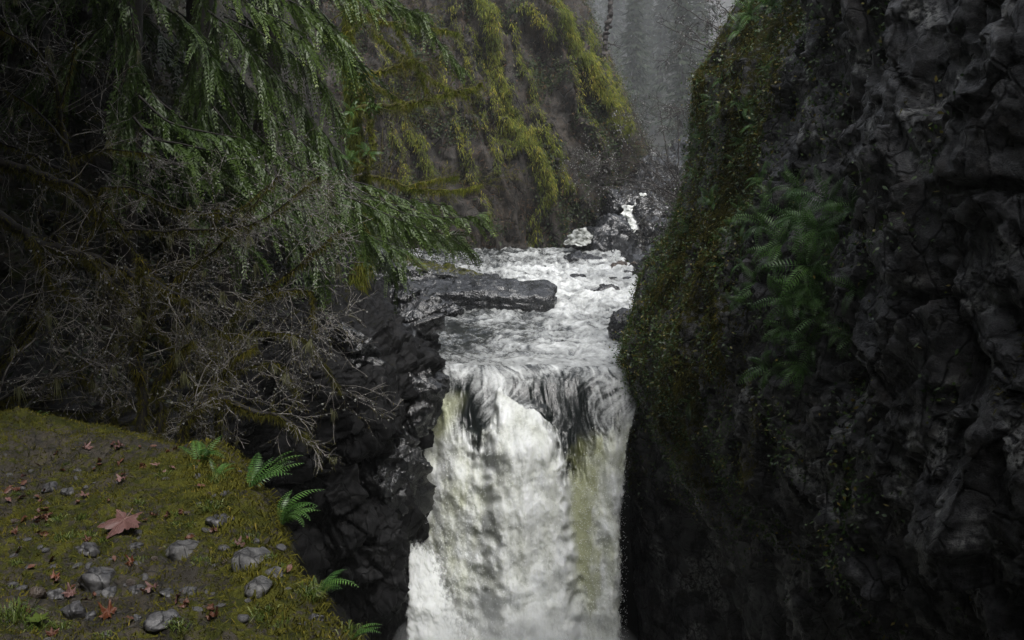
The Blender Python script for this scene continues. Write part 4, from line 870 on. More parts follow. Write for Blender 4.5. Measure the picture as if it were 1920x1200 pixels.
def fern(loc, n, L, label, seed, axis=(0, 0, 1), spread=1.0, group=None, az=None, name='fern', droop=0.0):
    rr = np.random.default_rng(seed); t = empty(name, loc); tag(t, label, 'fern', group)
    q0 = Vector((0, 0, 1)).rotation_difference(Vector(axis))
    for k in range(n):
        o = bpy.data.objects.new('frond', FR[rr.integers(5)]); COL.objects.link(o); o.parent = t
        a = (2 * math.pi * k / n + rr.normal(0, 0.3)) if az is None else rr.uniform(*az)
        el = rr.uniform(0.15, 0.95) * spread
        m = q0.to_matrix().to_4x4() @ Matrix.Rotation(a, 4, 'Z') @ Matrix.Rotation(math.radians(75) - el - droop, 4, 'X') @ Matrix.Rotation(rr.normal(0, 0.25), 4, 'Y')
        s_ = L * rr.uniform(0.65, 1.1); o.matrix_local = m @ Matrix.Scale(s_, 4)
    return t
for i, (u, v, n, L, az, lb_) in enumerate([(470, 905, 9, 0.34, (-2.6, 0.4), 'green sword fern leaning over the upper ledge edge'), (530, 975, 11, 0.34, (-2.7, -0.2), 'bright fern with arching pale tipped fronds at the middle of the ledge edge'),
        (598, 1105, 7, 0.26, (-2.4, -0.4), 'fern reaching out over the gorge at the lower ledge edge'), (662, 1188, 4, 0.16, (-2.2, -0.4), 'tiny fern at the bottom end of the ledge'), (375, 862, 7, 0.30, (-2.8, 1.2), 'dark green fern on the crest of the ledge'),
        (60, 812, 6, 0.28, (-2.5, 1.0), 'fern behind the mossy mound at the far left'), (405, 890, 5, 0.2, (-2.8, 1.2), 'small fern below the crest fern'), (500, 890, 4, 0.36, (-1.9, -0.9), 'single arching fern with pale fronds above the gorge')]):
    q = on_ledge(u, v) if i not in (5,) else at(u, v, 7.0)
    fern((q[0], q[1], q[2] - 0.02), n, L * 0.8, lb_, 500 + i, az=az)
g2 = empty('small_plant', on_ledge(70, 1172)); tag(g2, 'low broad leaved seedling beside the bottom left grass', 'plant')
for k in range(6):
    b = MB(); a = k * 1.05; diamonds(b, [(0, 0, 0.02)], [(math.cos(a), math.sin(a), 0.25)], np.array([[0, 0, 1.0]]), 0.055, 0.03, 0.6)
    o = bpy.data.objects.new('leaf', b.mesh('leaf', M['grass'])); COL.objects.link(o); o.parent = g2

# ------------------------------------------------------------------ plants on the right cliff
rg = np.random.default_rng(33)
vis = (RCP[:, 1] > 8) & (RCP[:, 1] < 29.5) & (RCU > 1100) & (RCU < 1950) & (RCV > -40) & (RCV < 1240)
def cliff_at(u, v):
    j = np.where(vis)[0]; d2 = (RCU[j] - u) ** 2 + (RCV[j] - v) ** 2
    c = j[d2 < 150]
    if len(c) == 0: c = j[np.argsort(d2)[:3]]
    k = c[np.argmin(RCP[c, 1])] if False else c[np.argmin(((RCU[c] - u) ** 2 + (RCV[c] - v) ** 2))]
    return RCP[k], RCN[k]
# ferns hang where the photograph shows them
_r = np.random.default_rng(17); CX = [(int(_r.uniform(1430, 1630)), int(_r.uniform(330, 690)), 8, _r.uniform(.55, .9)) for _ in range(16)] + [(int(_r.uniform(1300, 1460)), int(_r.uniform(150, 640)), 6, _r.uniform(.4, .6)) for _ in range(14)]
CF = [(1500, 355, 9, .7), (1555, 380, 9, .8), (1480, 420, 8, .8), (1530, 440, 10, .85), (1590, 410, 7, .7), (1460, 480, 8, .7), (1510, 500, 10, .9), (1570, 480, 8, .8), (1500, 560, 8, .75), (1540, 590, 9, .85), (1480, 620, 8, .75), (1520, 650, 8, .7), (1580, 620, 7, .6),
      (1350, 215, 7, .55), (1320, 260, 7, .55), (1405, 200, 7, .55), (1420, 235, 6, .5), (1310, 330, 6, .5), (1380, 300, 6, .5), (1430, 340, 7, .6), (1410, 30, 8, .8), (1450, 10, 8, .8), (1385, 60, 7, .7), (1550, 5, 8, .7), (1500, -10, 8, .7), (1375, 440, 6, .5), (1420, 540, 7, .6), (1350, 500, 6, .45), (1290, 420, 6, .4), (1295, 755, 6, .5), (1440, 700, 6, .5), (1340, 380, 6, .5), (1440, 130, 6, .5), (1605, 540, 6, .6)] + CX
ORD = 'topmost second third fourth fifth sixth seventh eighth ninth tenth eleventh twelfth thirteenth fourteenth fifteenth sixteenth seventeenth eighteenth nineteenth twentieth twenty-first twenty-second twenty-third twenty-fourth twenty-fifth twenty-sixth twenty-seventh twenty-eighth twenty-ninth thirtieth thirty-first thirty-second'.split()
def kind_of(c): return 't' if c[1] < 80 else ('s' if c[0] < 1450 else 'l')
def rank(c): same = sorted((q for q in CF if kind_of(q) == kind_of(c)), key=lambda q: (q[1], q[0])); k = same.index(c); return ORD[k] + ('' if k == 0 else ' from the top')
for i, (u, v, n, L) in enumerate(CF):
    p, nn_ = cliff_at(u, v); ax = nrm(nn_ * np.array([1, 1, 0.3]) + np.array([-0.15, -0.5, 0.45]))
    if i == 29: lb_, gp = 'lone pale fern low on the dark foot of the right cliff', None
    elif v < 80: lb_, gp = 'fern hanging in at the upper edge of the right cliff, ' + ORD[sorted(q[0] for q in CF if q[1] < 80).index(u)].replace('topmost', 'leftmost') + ('' if u == min(q[0] for q in CF if q[1] < 80) else ' from the left'), 'ferns at the top of the right cliff'
    elif u < 1450: lb_, gp = 'small fern on the mossy edge of the right cliff, ' + rank(CF[i]), 'small ferns on the mossy cliff face'
    else: lb_, gp = 'large green fern in the cluster on the right cliff, ' + rank(CF[i]), 'large ferns on the right cliff'
    fern(tuple(p), n, L, lb_, 700 + i, axis=tuple(ax), spread=0.9, group=gp, droop=0.25)
# moss cushions and small leaves as a mass
idx = np.where(vis & (RCM > 0.25))[0]; K = 42000
pw = sstep(0.25, 0.7, RCM[idx]) * (0.3 + sstep(26, 12, RCP[idx, 1])); c = rg.choice(idx, K, p=pw / pw.sum())
mb = MB(); Pc = RCP[c] + rg.normal(0, 0.05, (K, 3)); Dc = RCN[c] * 0.7 + np.array([0, 0, -0.5]) + rg.normal(0, 0.4, (K, 3))
spikes(mb, Pc, Dc, 0.05 + 0.09 * rg.random(K), 0.018 + 0.012 * rg.random(K), rg, np.clip(0.4 + 0.5 * fbm(Pc * 0.8, 3, 4) + rg.normal(0, 0.2, K), 0, 1), 0.4)
tag(mb.build('cliff_moss', M['dark_moss']), 'olive and yellow moss hanging on the right cliff', 'moss', kind='stuff')
K = 24000; idx = np.where(vis & (RCP[:, 1] > 13))[0]
pw = sstep(0.05, 0.5, 0.35 * fbm(RCP[idx] * 0.55, 3, 55) + 0.2 * sstep(17, 23, RCP[idx, 1]) + 0.06) * sstep(-9.5, -6.5, RCP[idx, 2]); c = rg.choice(idx, K, p=pw / pw.sum())
mb = MB(); Pc = RCP[c] + RCN[c] * rg.exponential(0.07, K)[:, None] + rg.normal(0, 0.06, (K, 3))
diamonds(mb, Pc, nrm(rg.normal(0, 1, (K, 3)) + np.array([-0.4, -0.5, -0.2])), nrm(rg.normal(0, 0.6, (K, 3)) + np.array([-0.3, -0.4, 0.8])), 0.05 + 0.07 * rg.random(K), 0.03 + 0.03 * rg.random(K), np.clip(rg.random(K) ** 1.3, 0, 1))
tag(mb.build('cliff_foliage', M['ivy']), 'small leafy plants covering the mossy side of the right cliff', 'foliage', kind='stuff')

# ------------------------------------------------------------------ growth on the far canyon wall
rg = np.random.default_rng(21)
vw = (FWU > 600) & (FWU < 1330) & (FWV > -60) & (FWV < 500)
idx = np.where(vw & (FWM > 0.12))[0]; K = 44000; pw = sstep(0.1, 0.5, FWM[idx]); c = rg.choice(idx, K, p=pw / pw.sum())
mb = MB(); Pc = FWP[c] + rg.normal(0, 0.14, (K, 3)); Dc = np.array([0.25, -0.55, -0.75]) + 0.4 * FWN[c] + rg.normal(0, 0.28, (K, 3))
spikes(mb, Pc, Dc, 0.10 + 0.26 * rg.random(K), 0.04 + 0.05 * rg.random(K), rg, np.clip(0.45 + 0.55 * fbm(Pc * 0.5, 3, 4) + rg.normal(0, 0.22, K), 0, 1), 0.35)
tag(mb.build('ridge_moss', M['rib_moss']), 'bright yellow green moss and grass on the ribs of the far canyon wall', 'moss', kind='stuff')
idx = np.where(vw & (FWM < 0.3))[0]; K = 52000; pw = 0.15 + sstep(0.0, 0.5, fbm(FWP[idx] * 0.35, 3, 61) + 0.2); c = rg.choice(idx, K, p=pw / pw.sum())
mb = MB(); Pc = FWP[c] + rg.normal(0, 0.2, (K, 3)); spikes(mb, Pc, FWN[c] * 0.5 + np.array([0.1, -0.2, 0.1]) + rg.normal(0, 0.7, (K, 3)), 0.2 + 0.5 * rg.random(K), 0.018 + 0.016 * rg.random(K), rg, rg.random(K), 0.3)
tag(mb.build('wall_brush', M['brush']), 'brown leafless brush on the far canyon wall', 'brush', kind='stuff')
K = 32000; pw = sstep(0.0, 0.5, fbm(FWP[idx] * 0.4, 3, 63) + 0.15 * sstep(250, 420, FWV[idx])); c = rg.choice(idx, K, p=pw / pw.sum())
mb = MB(); Pc = FWP[c] + FWN[c] * rg.exponential(0.2, K)[:, None] + rg.normal(0, 0.15, (K, 3))
diamonds(mb, Pc, nrm(rg.normal(0, 1, (K, 3)) + np.array([0, -0.3, -0.5])), nrm(rg.normal(0, 0.7, (K, 3)) + np.array([0, -0.5, 0.8])), 0.12 + 0.16 * rg.random(K), 0.07 + 0.06 * rg.random(K), rg.random(K))
tag(mb.build('wall_foliage', M['understory']), 'dark green leafy growth between the mossy ribs of the canyon wall', 'foliage', kind='stuff')

# ------------------------------------------------------------------ branching plants
def grow(out, p, d, L, r, depth, rr, wander=0.22, pull=(0, 0, 0), kids=5, seg=0.1, ratio=0.55, ang=(0.5, 1.1), taper=0.25):
    n = max(4, int(L / seg)); pts = [np.array(p, float)]; d = nrm(np.array(d, float)); dirs = [d]
    for i in range(n):
        d = nrm(d + rr.normal(0, wander, 3) + np.array(pull) * (1.0 / n)); pts.append(pts[-1] + d * L / n); dirs.append(d)
    out.append((np.array(pts), np.linspace(r, r * taper, n + 1), depth))
    if depth > 0: sprout(out, np.array(pts), np.array(dirs), L, r, depth, rr, wander, pull, kids, seg, ratio, ang, taper)
def sprout(out, pts, dirs, L, r, depth, rr, wander, pull, kids, seg, ratio, ang, taper, t0=0.2):
    n = len(pts) - 1
    for k in range(kids):
        i = min(n, max(1, int(n * rr.uniform(t0, 1)))); ax = nrm(np.cross(dirs[i], rr.normal(size=3))); a = rr.uniform(*ang)
        nd = dirs[i] * math.cos(a) + ax * math.sin(a)
        grow(out, pts[i], nd, L * ratio * rr.uniform(0.5, 1.2), r * 0.55, depth - 1, rr, wander, pull, max(2, kids - 1), seg * 0.8, ratio, ang, taper)
def limb(out, pl, D, r0, r1, rr, kids, L, depth=2, n=None, dspread=0.5, **kw):
    """a limb along photo pixels at distance D (one value or one per point), with side shoots"""
    Ds = np.broadcast_to(np.asarray(D, float), (len(pl),)); P = np.array([at(u, v, d_) for (u, v), d_ in zip(pl, Ds)])
    ln = np.linalg.norm(np.diff(P, axis=0), axis=1).sum(); n = n or max(8, int(ln / 0.08)); pts = smooth_line(P, n)
    pts[1:-1] += rr.normal(0, r0 * 0.35, (n - 2, 3)); out.append((pts, np.linspace(r0, r1, n), 9))
    a = dict(wander=0.17, pull=(0.1, 0, -0.2), sub=4, seg=0.07, ratio=0.6, ang=(0.4, 1.2), taper=0.3); a.update(kw)
    dirs = nrm(np.gradient(pts, axis=0)); kk = a.pop('sub')
    for k in range(kids):
        i = rr.integers(1, n); ax = nrm(np.cross(dirs[i], rr.normal(size=3))); an = rr.uniform(0.5, 1.3)
        grow(out, pts[i], dirs[i] * math.cos(an) + ax * math.sin(an), L * rr.uniform(0.4, 1.5), min(0.006, max(r1 * 0.6, r0 * 0.3) * 0.7) if r0 < 0.06 else max(r1 * 0.6, r0 * 0.3) * 0.7, depth, rr, kids=kk, **a)
def tubes(mb, polys, sides=4, minr=0.0):
    for pts, rad, dp in polys: mb.add(*tube(pts, np.maximum(rad, minr), sides if len(pts) > 0 and rad[0] > 0.012 else 3))
def along(polys, K, rr, rmin=0.0, lo=0.0, depths=None):
    """K random points on the branches: position, tangent, radius"""
    A = []; B = []; R = []
    for pts, rad, dp in polys:
        if rad[0] < rmin or (depths is not None and dp not in depths): continue
        A.append(pts[:-1]); B.append(pts[1:]); R.append(rad[:-1])
    A = np.concatenate(A); B = np.concatenate(B); R = np.concatenate(R); w = np.linalg.norm(B - A, axis=1)
    i = rr.choice(len(A), K, p=w / w.sum()); t = rr.random((K, 1))
    return A[i] * (1 - t) + B[i] * t, nrm(B[i] - A[i]), R[i]
def moss_on(mb, polys, K, rr, rmin, L=0.065, Wd=0.012, droop=0.7, depths=None):
    P, T, R = along(polys, K, rr, rmin, depths=depths); D = rr.normal(0, 0.6, (K, 3)) + np.array([0, 0, -droop])
    spikes(mb, P + nrm(rr.normal(size=(K, 3))) * R[:, None] * 0.9, D, L * rr.uniform(0.4, 1.3, K), Wd, rr, np.clip(0.45 + 0.5 * fbm(P * 1.8, 2, 9) + rr.normal(0, 0.2, K), 0, 1), 0.4)

def shrub(name, limbs, label, seed, moss_k, bud_k, lich_k, D0, moss_r=0.012, group=None, twr=0.0017):
    rr = np.random.default_rng(seed); out = []
    for pl, D, r0, r1, kids, L, kw in limbs: limb(out, pl, D, r0, r1, rr, kids, L, **kw)
    heads = [q for q in out if q[2] == 9]
    for j, q in enumerate(heads):                                  # every limb springs from another limb or from the bank
        p = q[0][0]; near = min([np.linalg.norm(h[0] - p, axis=1).min() for k_, h in enumerate(heads) if k_ != j] + [9.0])
        if near < 0.2 and j: continue
        g0 = np.array([min(p[0] - 0.6, -4.9 - 0.35 * max(0, p[1] - 8.3)) - 0.4 * rr.random(), p[1] + 0.5, 0]); g0[2] = -2.25 if g0[0] > -6.2 else -1.9 + 0.9 * (-6.2 - g0[0])
        if np.linalg.norm(g0 - p) > 0.4: out.append((smooth_line([g0, g0 * 0.45 + p * 0.55 + np.array([0, 0, -0.25]), p], 16), np.linspace(q[1][0] * 1.5, q[1][0], 16), 9))
    t = empty(name, tuple(out[0][0][0])); tag(t, label, 'shrub', group)
    thick = [q for q in out if q[2] == 9]; thin = [q for q in out if q[2] != 9]
    b = MB(); tubes(b, thick, 6); b.build('stem', M['bark'] if moss_k else M['twig'], t, True)
    b = MB(); tubes(b, thin, 3, twr); tag(b.build('twig', M['twig'], t), kind='stuff')
    if moss_k: b = MB(); moss_on(b, thick, moss_k, rr, moss_r); moss_on(b, thin, moss_k // 2, rr, 0.0, 0.025, 0.006); tag(b.build('moss', M['dark_moss'], t), kind='stuff')
    if bud_k:
        P, T, R = along(thin, bud_k, rr); b = MB(); blobs(b, P + np.array([0, 0, -0.006]), 0.0025 + 0.008 * rr.random(bud_k) ** 2, rr); tag(b.build('bud_dot', M['dots'], t), kind='stuff')  # bright dots give the twigs their glints as well as buds
    if lich_k:
        P, T, R = along(thin, lich_k, rr); b = MB()
        for p in P:
            m = 26; blades(b, p + rr.normal(0, 0.012, (m, 3)), np.array([0, 0, -1.0]) + rr.normal(0, 0.25, (m, 3)), rr.uniform(0.05, 0.16) * rr.uniform(0.4, 1, m), 0.006, rr, None, 0.3)
        tag(b.build('lichen', M['lichen'], t), kind='stuff')
    return t
kd = dict(sub=4)
shrub('bare_shrub', [([(140, 330), (120, 250), (100, 150), (65, 95), (-10, 50)], 9.5, 0.028, 0.008, 14, 0.75, kd), ([(112, 200), (135, 120), (142, 75)], 9.4, 0.014, 0.004, 6, 0.5, kd), ([(125, 270), (60, 200), (-20, 150)], 9.3, 0.014, 0.006, 10, 0.6, kd),
    ([(130, 300), (200, 280), (290, 292)], 9.2, 0.012, 0.004, 8, 0.35, kd), ([(140, 330), (60, 290), (-20, 260)], 9.6, 0.02, 0.008, 12, 0.6, kd), ([(150, 300), (220, 330), (300, 360)], 9.4, 0.010, 0.004, 9, 0.45, kd)], 'dark leaning shrub with pale bare twigs at the upper left', 1201, 2500, 500, 8, 9.4)
shrub('mossy_shrub', [([(-20, 395), (60, 445), (160, 480), (280, 530), (350, 560)], 8.8, 0.05, 0.02, 22, 0.6, kd), ([(-20, 300), (60, 320), (140, 350), (200, 420)], 9.0, 0.05, 0.02, 16, 0.5, kd), ([(160, 480), (240, 560), (330, 650)], 8.7, 0.018, 0.006, 14, 0.5, kd), ([(60, 445), (90, 520), (150, 560)], 8.6, 0.02, 0.006, 10, 0.5, kd)],
    'thick mossy limb with tangled twigs reaching in from the left edge', 1202, 16000, 700, 10, 8.8)
shrub('bare_shrub', [([(190, 350), (230, 350), (330, 390), (420, 400), (520, 335)], 9.2, 0.012, 0.004, 18, 0.55, kd), ([(200, 430), (310, 432), (420, 430), (470, 420), (600, 330)], 9.0, 0.014, 0.004, 20, 0.55, kd), ([(330, 520), (400, 470), (480, 380), (520, 330)], 9.1, 0.012, 0.004, 14, 0.5, kd),
    ([(280, 600), (350, 520), (400, 430), (410, 380)], 9.3, 0.014, 0.005, 16, 0.5, kd), ([(200, 380), (260, 480), (380, 600), (450, 640)], 8.9, 0.012, 0.004, 18, 0.5, kd)], 'pale twiggy shrub tangle with hanging lichen in the middle left', 1203, 7000, 1600, 22, 9.1)
shrub('bare_shrub', [([(380, 700), (430, 620), (460, 565), (530, 520), (640, 430)], 9.4, 0.014, 0.003, 18, 0.5, kd), ([(400, 640), (470, 565), (540, 545), (582, 545), (590, 625)], 9.2, 0.012, 0.003, 18, 0.45, kd), ([(360, 700), (470, 620), (560, 630), (600, 670), (640, 735)], 9.1, 0.012, 0.003, 18, 0.45, kd), ([(330, 760), (420, 700), (520, 680), (560, 740)], 9.0, 0.016, 0.004, 18, 0.45, kd)],
    'grey bare shrub arching out toward the wet rocks by the fall', 1204, 7000, 1600, 14, 9.2)
shrub('mossy_shrub', [([(262, 840), (268, 760), (258, 680), (270, 600), (262, 480)], 8.2, 0.045, 0.02, 16, 0.45, kd), ([(300, 840), (295, 760), (310, 690), (360, 640)], 8.3, 0.04, 0.014, 14, 0.45, kd), ([(340, 830), (352, 790), (400, 745), (470, 770), (545, 790), (590, 830)], 8.0, 0.038, 0.010, 14, 0.35, kd), ([(415, 850), (408, 760), (420, 690), (480, 650)], 8.4, 0.035, 0.012, 14, 0.4, kd), ([(220, 840), (210, 760), (150, 700)], 8.5, 0.03, 0.01, 12, 0.5, kd)],
    'clump of moss hung stems rising behind the crest of the ledge', 1205, 20000, 900, 12, 8.2)
shrub('bare_shrub', [([(-10, 780), (15, 690), (70, 635), (140, 600)], 7.8, 0.010, 0.004, 9, 0.4, kd), ([(-10, 755), (60, 715), (130, 700), (220, 660)], 7.9, 0.010, 0.003, 10, 0.4, kd), ([(-15, 620), (40, 560), (130, 540)], 8.2, 0.010, 0.003, 9, 0.4, kd), ([(130, 650), (165, 680), (200, 690)], 8.0, 0.008, 0.003, 8, 0.35, kd)], 'thin arching bare branches in the dark at the left edge', 1206, 0, 300, 5, 7.9)

# ------------------------------------------------------------------ cedars
def bough(mb, wood, pl, D, rr, L0=0.7, hang=0.6, spacing=0.045, shade=0.5, leaf=0.066):  # shade sets leaf tone
    Ds = np.broadcast_to(np.asarray(D, float), (len(pl),)); P = smooth_line([at(u, v, d_) for (u, v), d_ in zip(pl, Ds)], 40)
    ln = np.linalg.norm(np.diff(P, axis=0), axis=1).sum(); wood.add(*tube(P, np.linspace(0.022, 0.006, 40), 5))
    T = nrm(np.gradient(P, axis=0)); m = int(ln / spacing)
    for k in range(m):
        t = (k + rr.random()) / m
        if t < 0.12 and rr.random() < 0.6: continue
        i = t * 39; j = min(38, int(i)); p = P[j] + (P[j + 1] - P[j]) * (i - j); sg = -1 if k % 2 else 1
        S = nrm(np.cross(T[j], np.array([0, 0, 1.0]))) * sg
        L = L0 * (0.35 + 0.65 * math.sin(math.pi * min(1, 0.25 + 0.75 * (1 - t)))) * rr.uniform(0.55, 1.15)
        d = nrm(S * rr.uniform(0.1, 1.0) + T[j] * rr.uniform(0.3, 1.1) + np.array([0, 0, -hang * rr.uniform(0.1, 1.5)]) + rr.normal(0, 0.22, 3))
        n = max(4, int(L / (leaf * 0.62))); q = np.linspace(0.06, 1, n)[:, None]
        pts = p + d * L * q + np.array([0, 0, -1.0]) * (hang * 0.45 * L * q ** 2); N = nrm(np.cross(d, S * 0.3 + T[j]) + rr.normal(0, 0.2, 3))
        if N[2] < 0: N = -N
        W2 = nrm(np.cross(N, d))
        for s2 in (-1, 1):
            dd = nrm(d * 0.75 + W2 * s2 * 0.8 + np.array([0, 0, -0.35]) + rr.normal(0, 0.12, (n, 3)))
            ll = leaf * (1.5 - q[:, 0] * 0.9) * rr.uniform(0.8, 1.5, n)
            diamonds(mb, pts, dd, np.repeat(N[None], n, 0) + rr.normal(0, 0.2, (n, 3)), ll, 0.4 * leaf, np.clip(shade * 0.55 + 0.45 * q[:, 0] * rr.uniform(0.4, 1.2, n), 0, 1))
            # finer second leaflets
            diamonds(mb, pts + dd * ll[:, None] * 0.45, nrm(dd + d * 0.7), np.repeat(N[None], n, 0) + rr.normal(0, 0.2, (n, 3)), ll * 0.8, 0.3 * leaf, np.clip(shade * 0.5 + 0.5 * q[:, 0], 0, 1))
def shade_canopy(b, x, y, z, H, R, rr, K=5500):
    hh = rr.random(K) ** 1.2; lay = np.floor(hh * 16) / 16; nb = np.floor(rr.random(K) * 8) / 8 * 2 * PI + lay * 47; th = nb + rr.normal(0, 0.2, K)
    rad = R * (1.04 - lay) * rr.random(K) ** 0.55 * (0.8 + 0.25 * np.sin(nb * 3.3))
    P = np.stack([x + rad * np.cos(th), y + rad * np.sin(th), z + H * lay - 0.12 * rad + rr.normal(0, 0.12, K)], -1)
    diamonds(b, P, np.stack([np.cos(th), np.sin(th), -0.5 + 0 * th], -1) + rr.normal(0, 0.3, (K, 3)), rr.normal(0, 0.3, (K, 3)) + np.array([0, 0, 1.0]), 0.5 + 0.5 * rr.random(K), 0.34, rr.random(K))
def cedar(label, trunk, D, boughs, seed, r=0.22):
    rr = np.random.default_rng(seed); T0 = smooth_line([at(u, v, D) for u, v in trunk], 40)
    t = empty('cedar_tree', tuple(T0[0])); tag(t, label, 'tree', 'cedars on the left bank')
    b = MB(); V, Fq = tube(T0, np.linspace(r, r * 0.6, 40) , 12); V += (0.03 * pn(V * np.array([6, 6, 0.8]), seed))[:, None] * np.array([1, 1, 0]); b.add(V, Fq); b.build('trunk', M['bark'], t, True)
    for pl, Db, kw in boughs:
        mb, wd = MB(), MB(); bough(mb, wd, pl, Db, rr, **kw)
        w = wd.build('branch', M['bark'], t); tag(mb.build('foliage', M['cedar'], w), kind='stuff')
    b = MB(); top = T0[-1]; shade_canopy(b, top[0] - 3.0, D - 1, 6.5, 17, 5.0, rr); tag(b.build('crown', M['cedar'], t), kind='stuff')  # unseen crown, added beside the trunk to darken the near gorge
    return t
B1 = []
rr = np.random.default_rng(8)
cedar('tall cedar with bright drooping green sprays at the top centre left', [(325, 705), (345, 500), (375, 100), (370, -400), (360, -900)], 19,
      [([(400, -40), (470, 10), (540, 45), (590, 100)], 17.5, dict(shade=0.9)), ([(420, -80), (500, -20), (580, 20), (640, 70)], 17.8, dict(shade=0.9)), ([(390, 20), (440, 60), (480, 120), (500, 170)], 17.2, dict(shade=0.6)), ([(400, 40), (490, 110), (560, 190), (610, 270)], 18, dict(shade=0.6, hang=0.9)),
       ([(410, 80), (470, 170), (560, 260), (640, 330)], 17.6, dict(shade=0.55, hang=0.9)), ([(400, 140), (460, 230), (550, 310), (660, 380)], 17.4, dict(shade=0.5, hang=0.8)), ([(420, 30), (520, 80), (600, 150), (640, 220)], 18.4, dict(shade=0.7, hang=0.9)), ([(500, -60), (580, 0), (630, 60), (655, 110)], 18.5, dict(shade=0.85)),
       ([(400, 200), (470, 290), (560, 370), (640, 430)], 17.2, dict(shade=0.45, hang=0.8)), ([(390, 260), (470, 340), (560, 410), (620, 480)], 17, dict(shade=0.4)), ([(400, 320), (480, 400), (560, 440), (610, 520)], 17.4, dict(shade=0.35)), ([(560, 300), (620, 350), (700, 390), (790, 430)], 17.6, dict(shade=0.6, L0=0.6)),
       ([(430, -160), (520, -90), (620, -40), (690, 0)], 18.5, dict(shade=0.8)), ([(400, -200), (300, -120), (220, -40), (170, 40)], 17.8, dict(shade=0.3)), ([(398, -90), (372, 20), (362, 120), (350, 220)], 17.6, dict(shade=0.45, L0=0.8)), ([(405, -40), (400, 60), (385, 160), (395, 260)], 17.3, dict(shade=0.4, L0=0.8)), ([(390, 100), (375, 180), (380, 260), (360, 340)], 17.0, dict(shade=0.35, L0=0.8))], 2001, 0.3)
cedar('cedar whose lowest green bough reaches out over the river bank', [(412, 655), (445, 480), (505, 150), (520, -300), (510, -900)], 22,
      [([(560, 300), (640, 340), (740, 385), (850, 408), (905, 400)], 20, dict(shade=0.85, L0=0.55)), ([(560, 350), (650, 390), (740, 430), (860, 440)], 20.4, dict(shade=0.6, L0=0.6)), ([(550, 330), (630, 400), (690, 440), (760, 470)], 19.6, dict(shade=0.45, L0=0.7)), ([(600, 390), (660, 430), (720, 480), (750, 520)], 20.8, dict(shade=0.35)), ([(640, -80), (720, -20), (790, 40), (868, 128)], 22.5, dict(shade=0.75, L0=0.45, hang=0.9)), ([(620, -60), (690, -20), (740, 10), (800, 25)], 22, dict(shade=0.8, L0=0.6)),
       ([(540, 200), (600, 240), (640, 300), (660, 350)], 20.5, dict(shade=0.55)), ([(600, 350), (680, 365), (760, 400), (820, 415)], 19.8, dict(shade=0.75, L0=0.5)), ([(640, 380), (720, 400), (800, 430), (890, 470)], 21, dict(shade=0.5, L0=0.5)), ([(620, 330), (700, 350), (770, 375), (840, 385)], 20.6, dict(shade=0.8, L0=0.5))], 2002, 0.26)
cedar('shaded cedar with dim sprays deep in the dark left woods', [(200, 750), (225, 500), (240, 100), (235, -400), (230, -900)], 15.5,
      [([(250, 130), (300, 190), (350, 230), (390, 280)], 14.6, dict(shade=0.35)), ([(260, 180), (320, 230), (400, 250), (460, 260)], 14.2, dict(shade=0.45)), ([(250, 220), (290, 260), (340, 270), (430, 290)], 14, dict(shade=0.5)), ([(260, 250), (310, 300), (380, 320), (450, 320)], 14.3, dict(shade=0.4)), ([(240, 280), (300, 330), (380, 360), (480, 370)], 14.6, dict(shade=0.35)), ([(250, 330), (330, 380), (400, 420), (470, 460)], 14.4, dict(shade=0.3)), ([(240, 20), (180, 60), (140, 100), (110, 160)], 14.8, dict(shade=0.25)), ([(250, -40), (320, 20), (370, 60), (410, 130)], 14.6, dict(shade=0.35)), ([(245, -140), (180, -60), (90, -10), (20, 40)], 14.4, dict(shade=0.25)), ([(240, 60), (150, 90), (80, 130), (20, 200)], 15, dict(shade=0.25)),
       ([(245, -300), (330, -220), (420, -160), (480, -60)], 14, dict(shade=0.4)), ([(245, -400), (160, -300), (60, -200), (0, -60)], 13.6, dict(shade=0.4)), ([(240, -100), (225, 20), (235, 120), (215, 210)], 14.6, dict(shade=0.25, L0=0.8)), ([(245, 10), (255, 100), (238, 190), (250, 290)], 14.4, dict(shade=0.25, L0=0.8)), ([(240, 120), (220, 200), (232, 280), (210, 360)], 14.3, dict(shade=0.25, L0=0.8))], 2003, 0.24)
rr = np.random.default_rng(99); bd = []
for k in range(22):
    u0 = rr.uniform(-40, 560); v0 = rr.uniform(-120, 380); bd.append(([(u0, v0), (u0 + rr.uniform(20, 50), v0 + rr.uniform(20, 50)), (u0 + rr.uniform(60, 100), v0 + rr.uniform(60, 120)), (u0 + rr.uniform(90, 140), v0 + rr.uniform(120, 200))], rr.uniform(23, 26), dict(shade=0.2, L0=1.0, spacing=0.09, leaf=0.13, hang=0.9)))  # random dark boughs added so the gaps between trunks go black
cedar('cedar of dark boughs added as backdrop behind the others at the foot of the hillside', [(140, 900), (135, 500), (130, 100), (125, -400), (120, -900)], 25, bd, 2004, 0.3)
# undergrowth on the hillside, its shade put into darker leaf colour
rg = np.random.default_rng(61)
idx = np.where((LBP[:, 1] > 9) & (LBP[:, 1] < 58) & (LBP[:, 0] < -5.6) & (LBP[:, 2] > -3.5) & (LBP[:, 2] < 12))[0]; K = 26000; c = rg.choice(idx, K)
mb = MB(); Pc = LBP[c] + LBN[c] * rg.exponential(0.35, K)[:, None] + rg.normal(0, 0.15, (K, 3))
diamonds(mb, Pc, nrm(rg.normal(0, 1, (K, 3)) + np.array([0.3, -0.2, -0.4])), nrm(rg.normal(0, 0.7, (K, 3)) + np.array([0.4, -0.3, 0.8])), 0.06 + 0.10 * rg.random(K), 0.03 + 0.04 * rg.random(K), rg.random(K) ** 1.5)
tag(mb.build('hillside_undergrowth', M['shaded_understory']), 'dim leafy undergrowth on the shaded left hillside', 'undergrowth', kind='stuff')

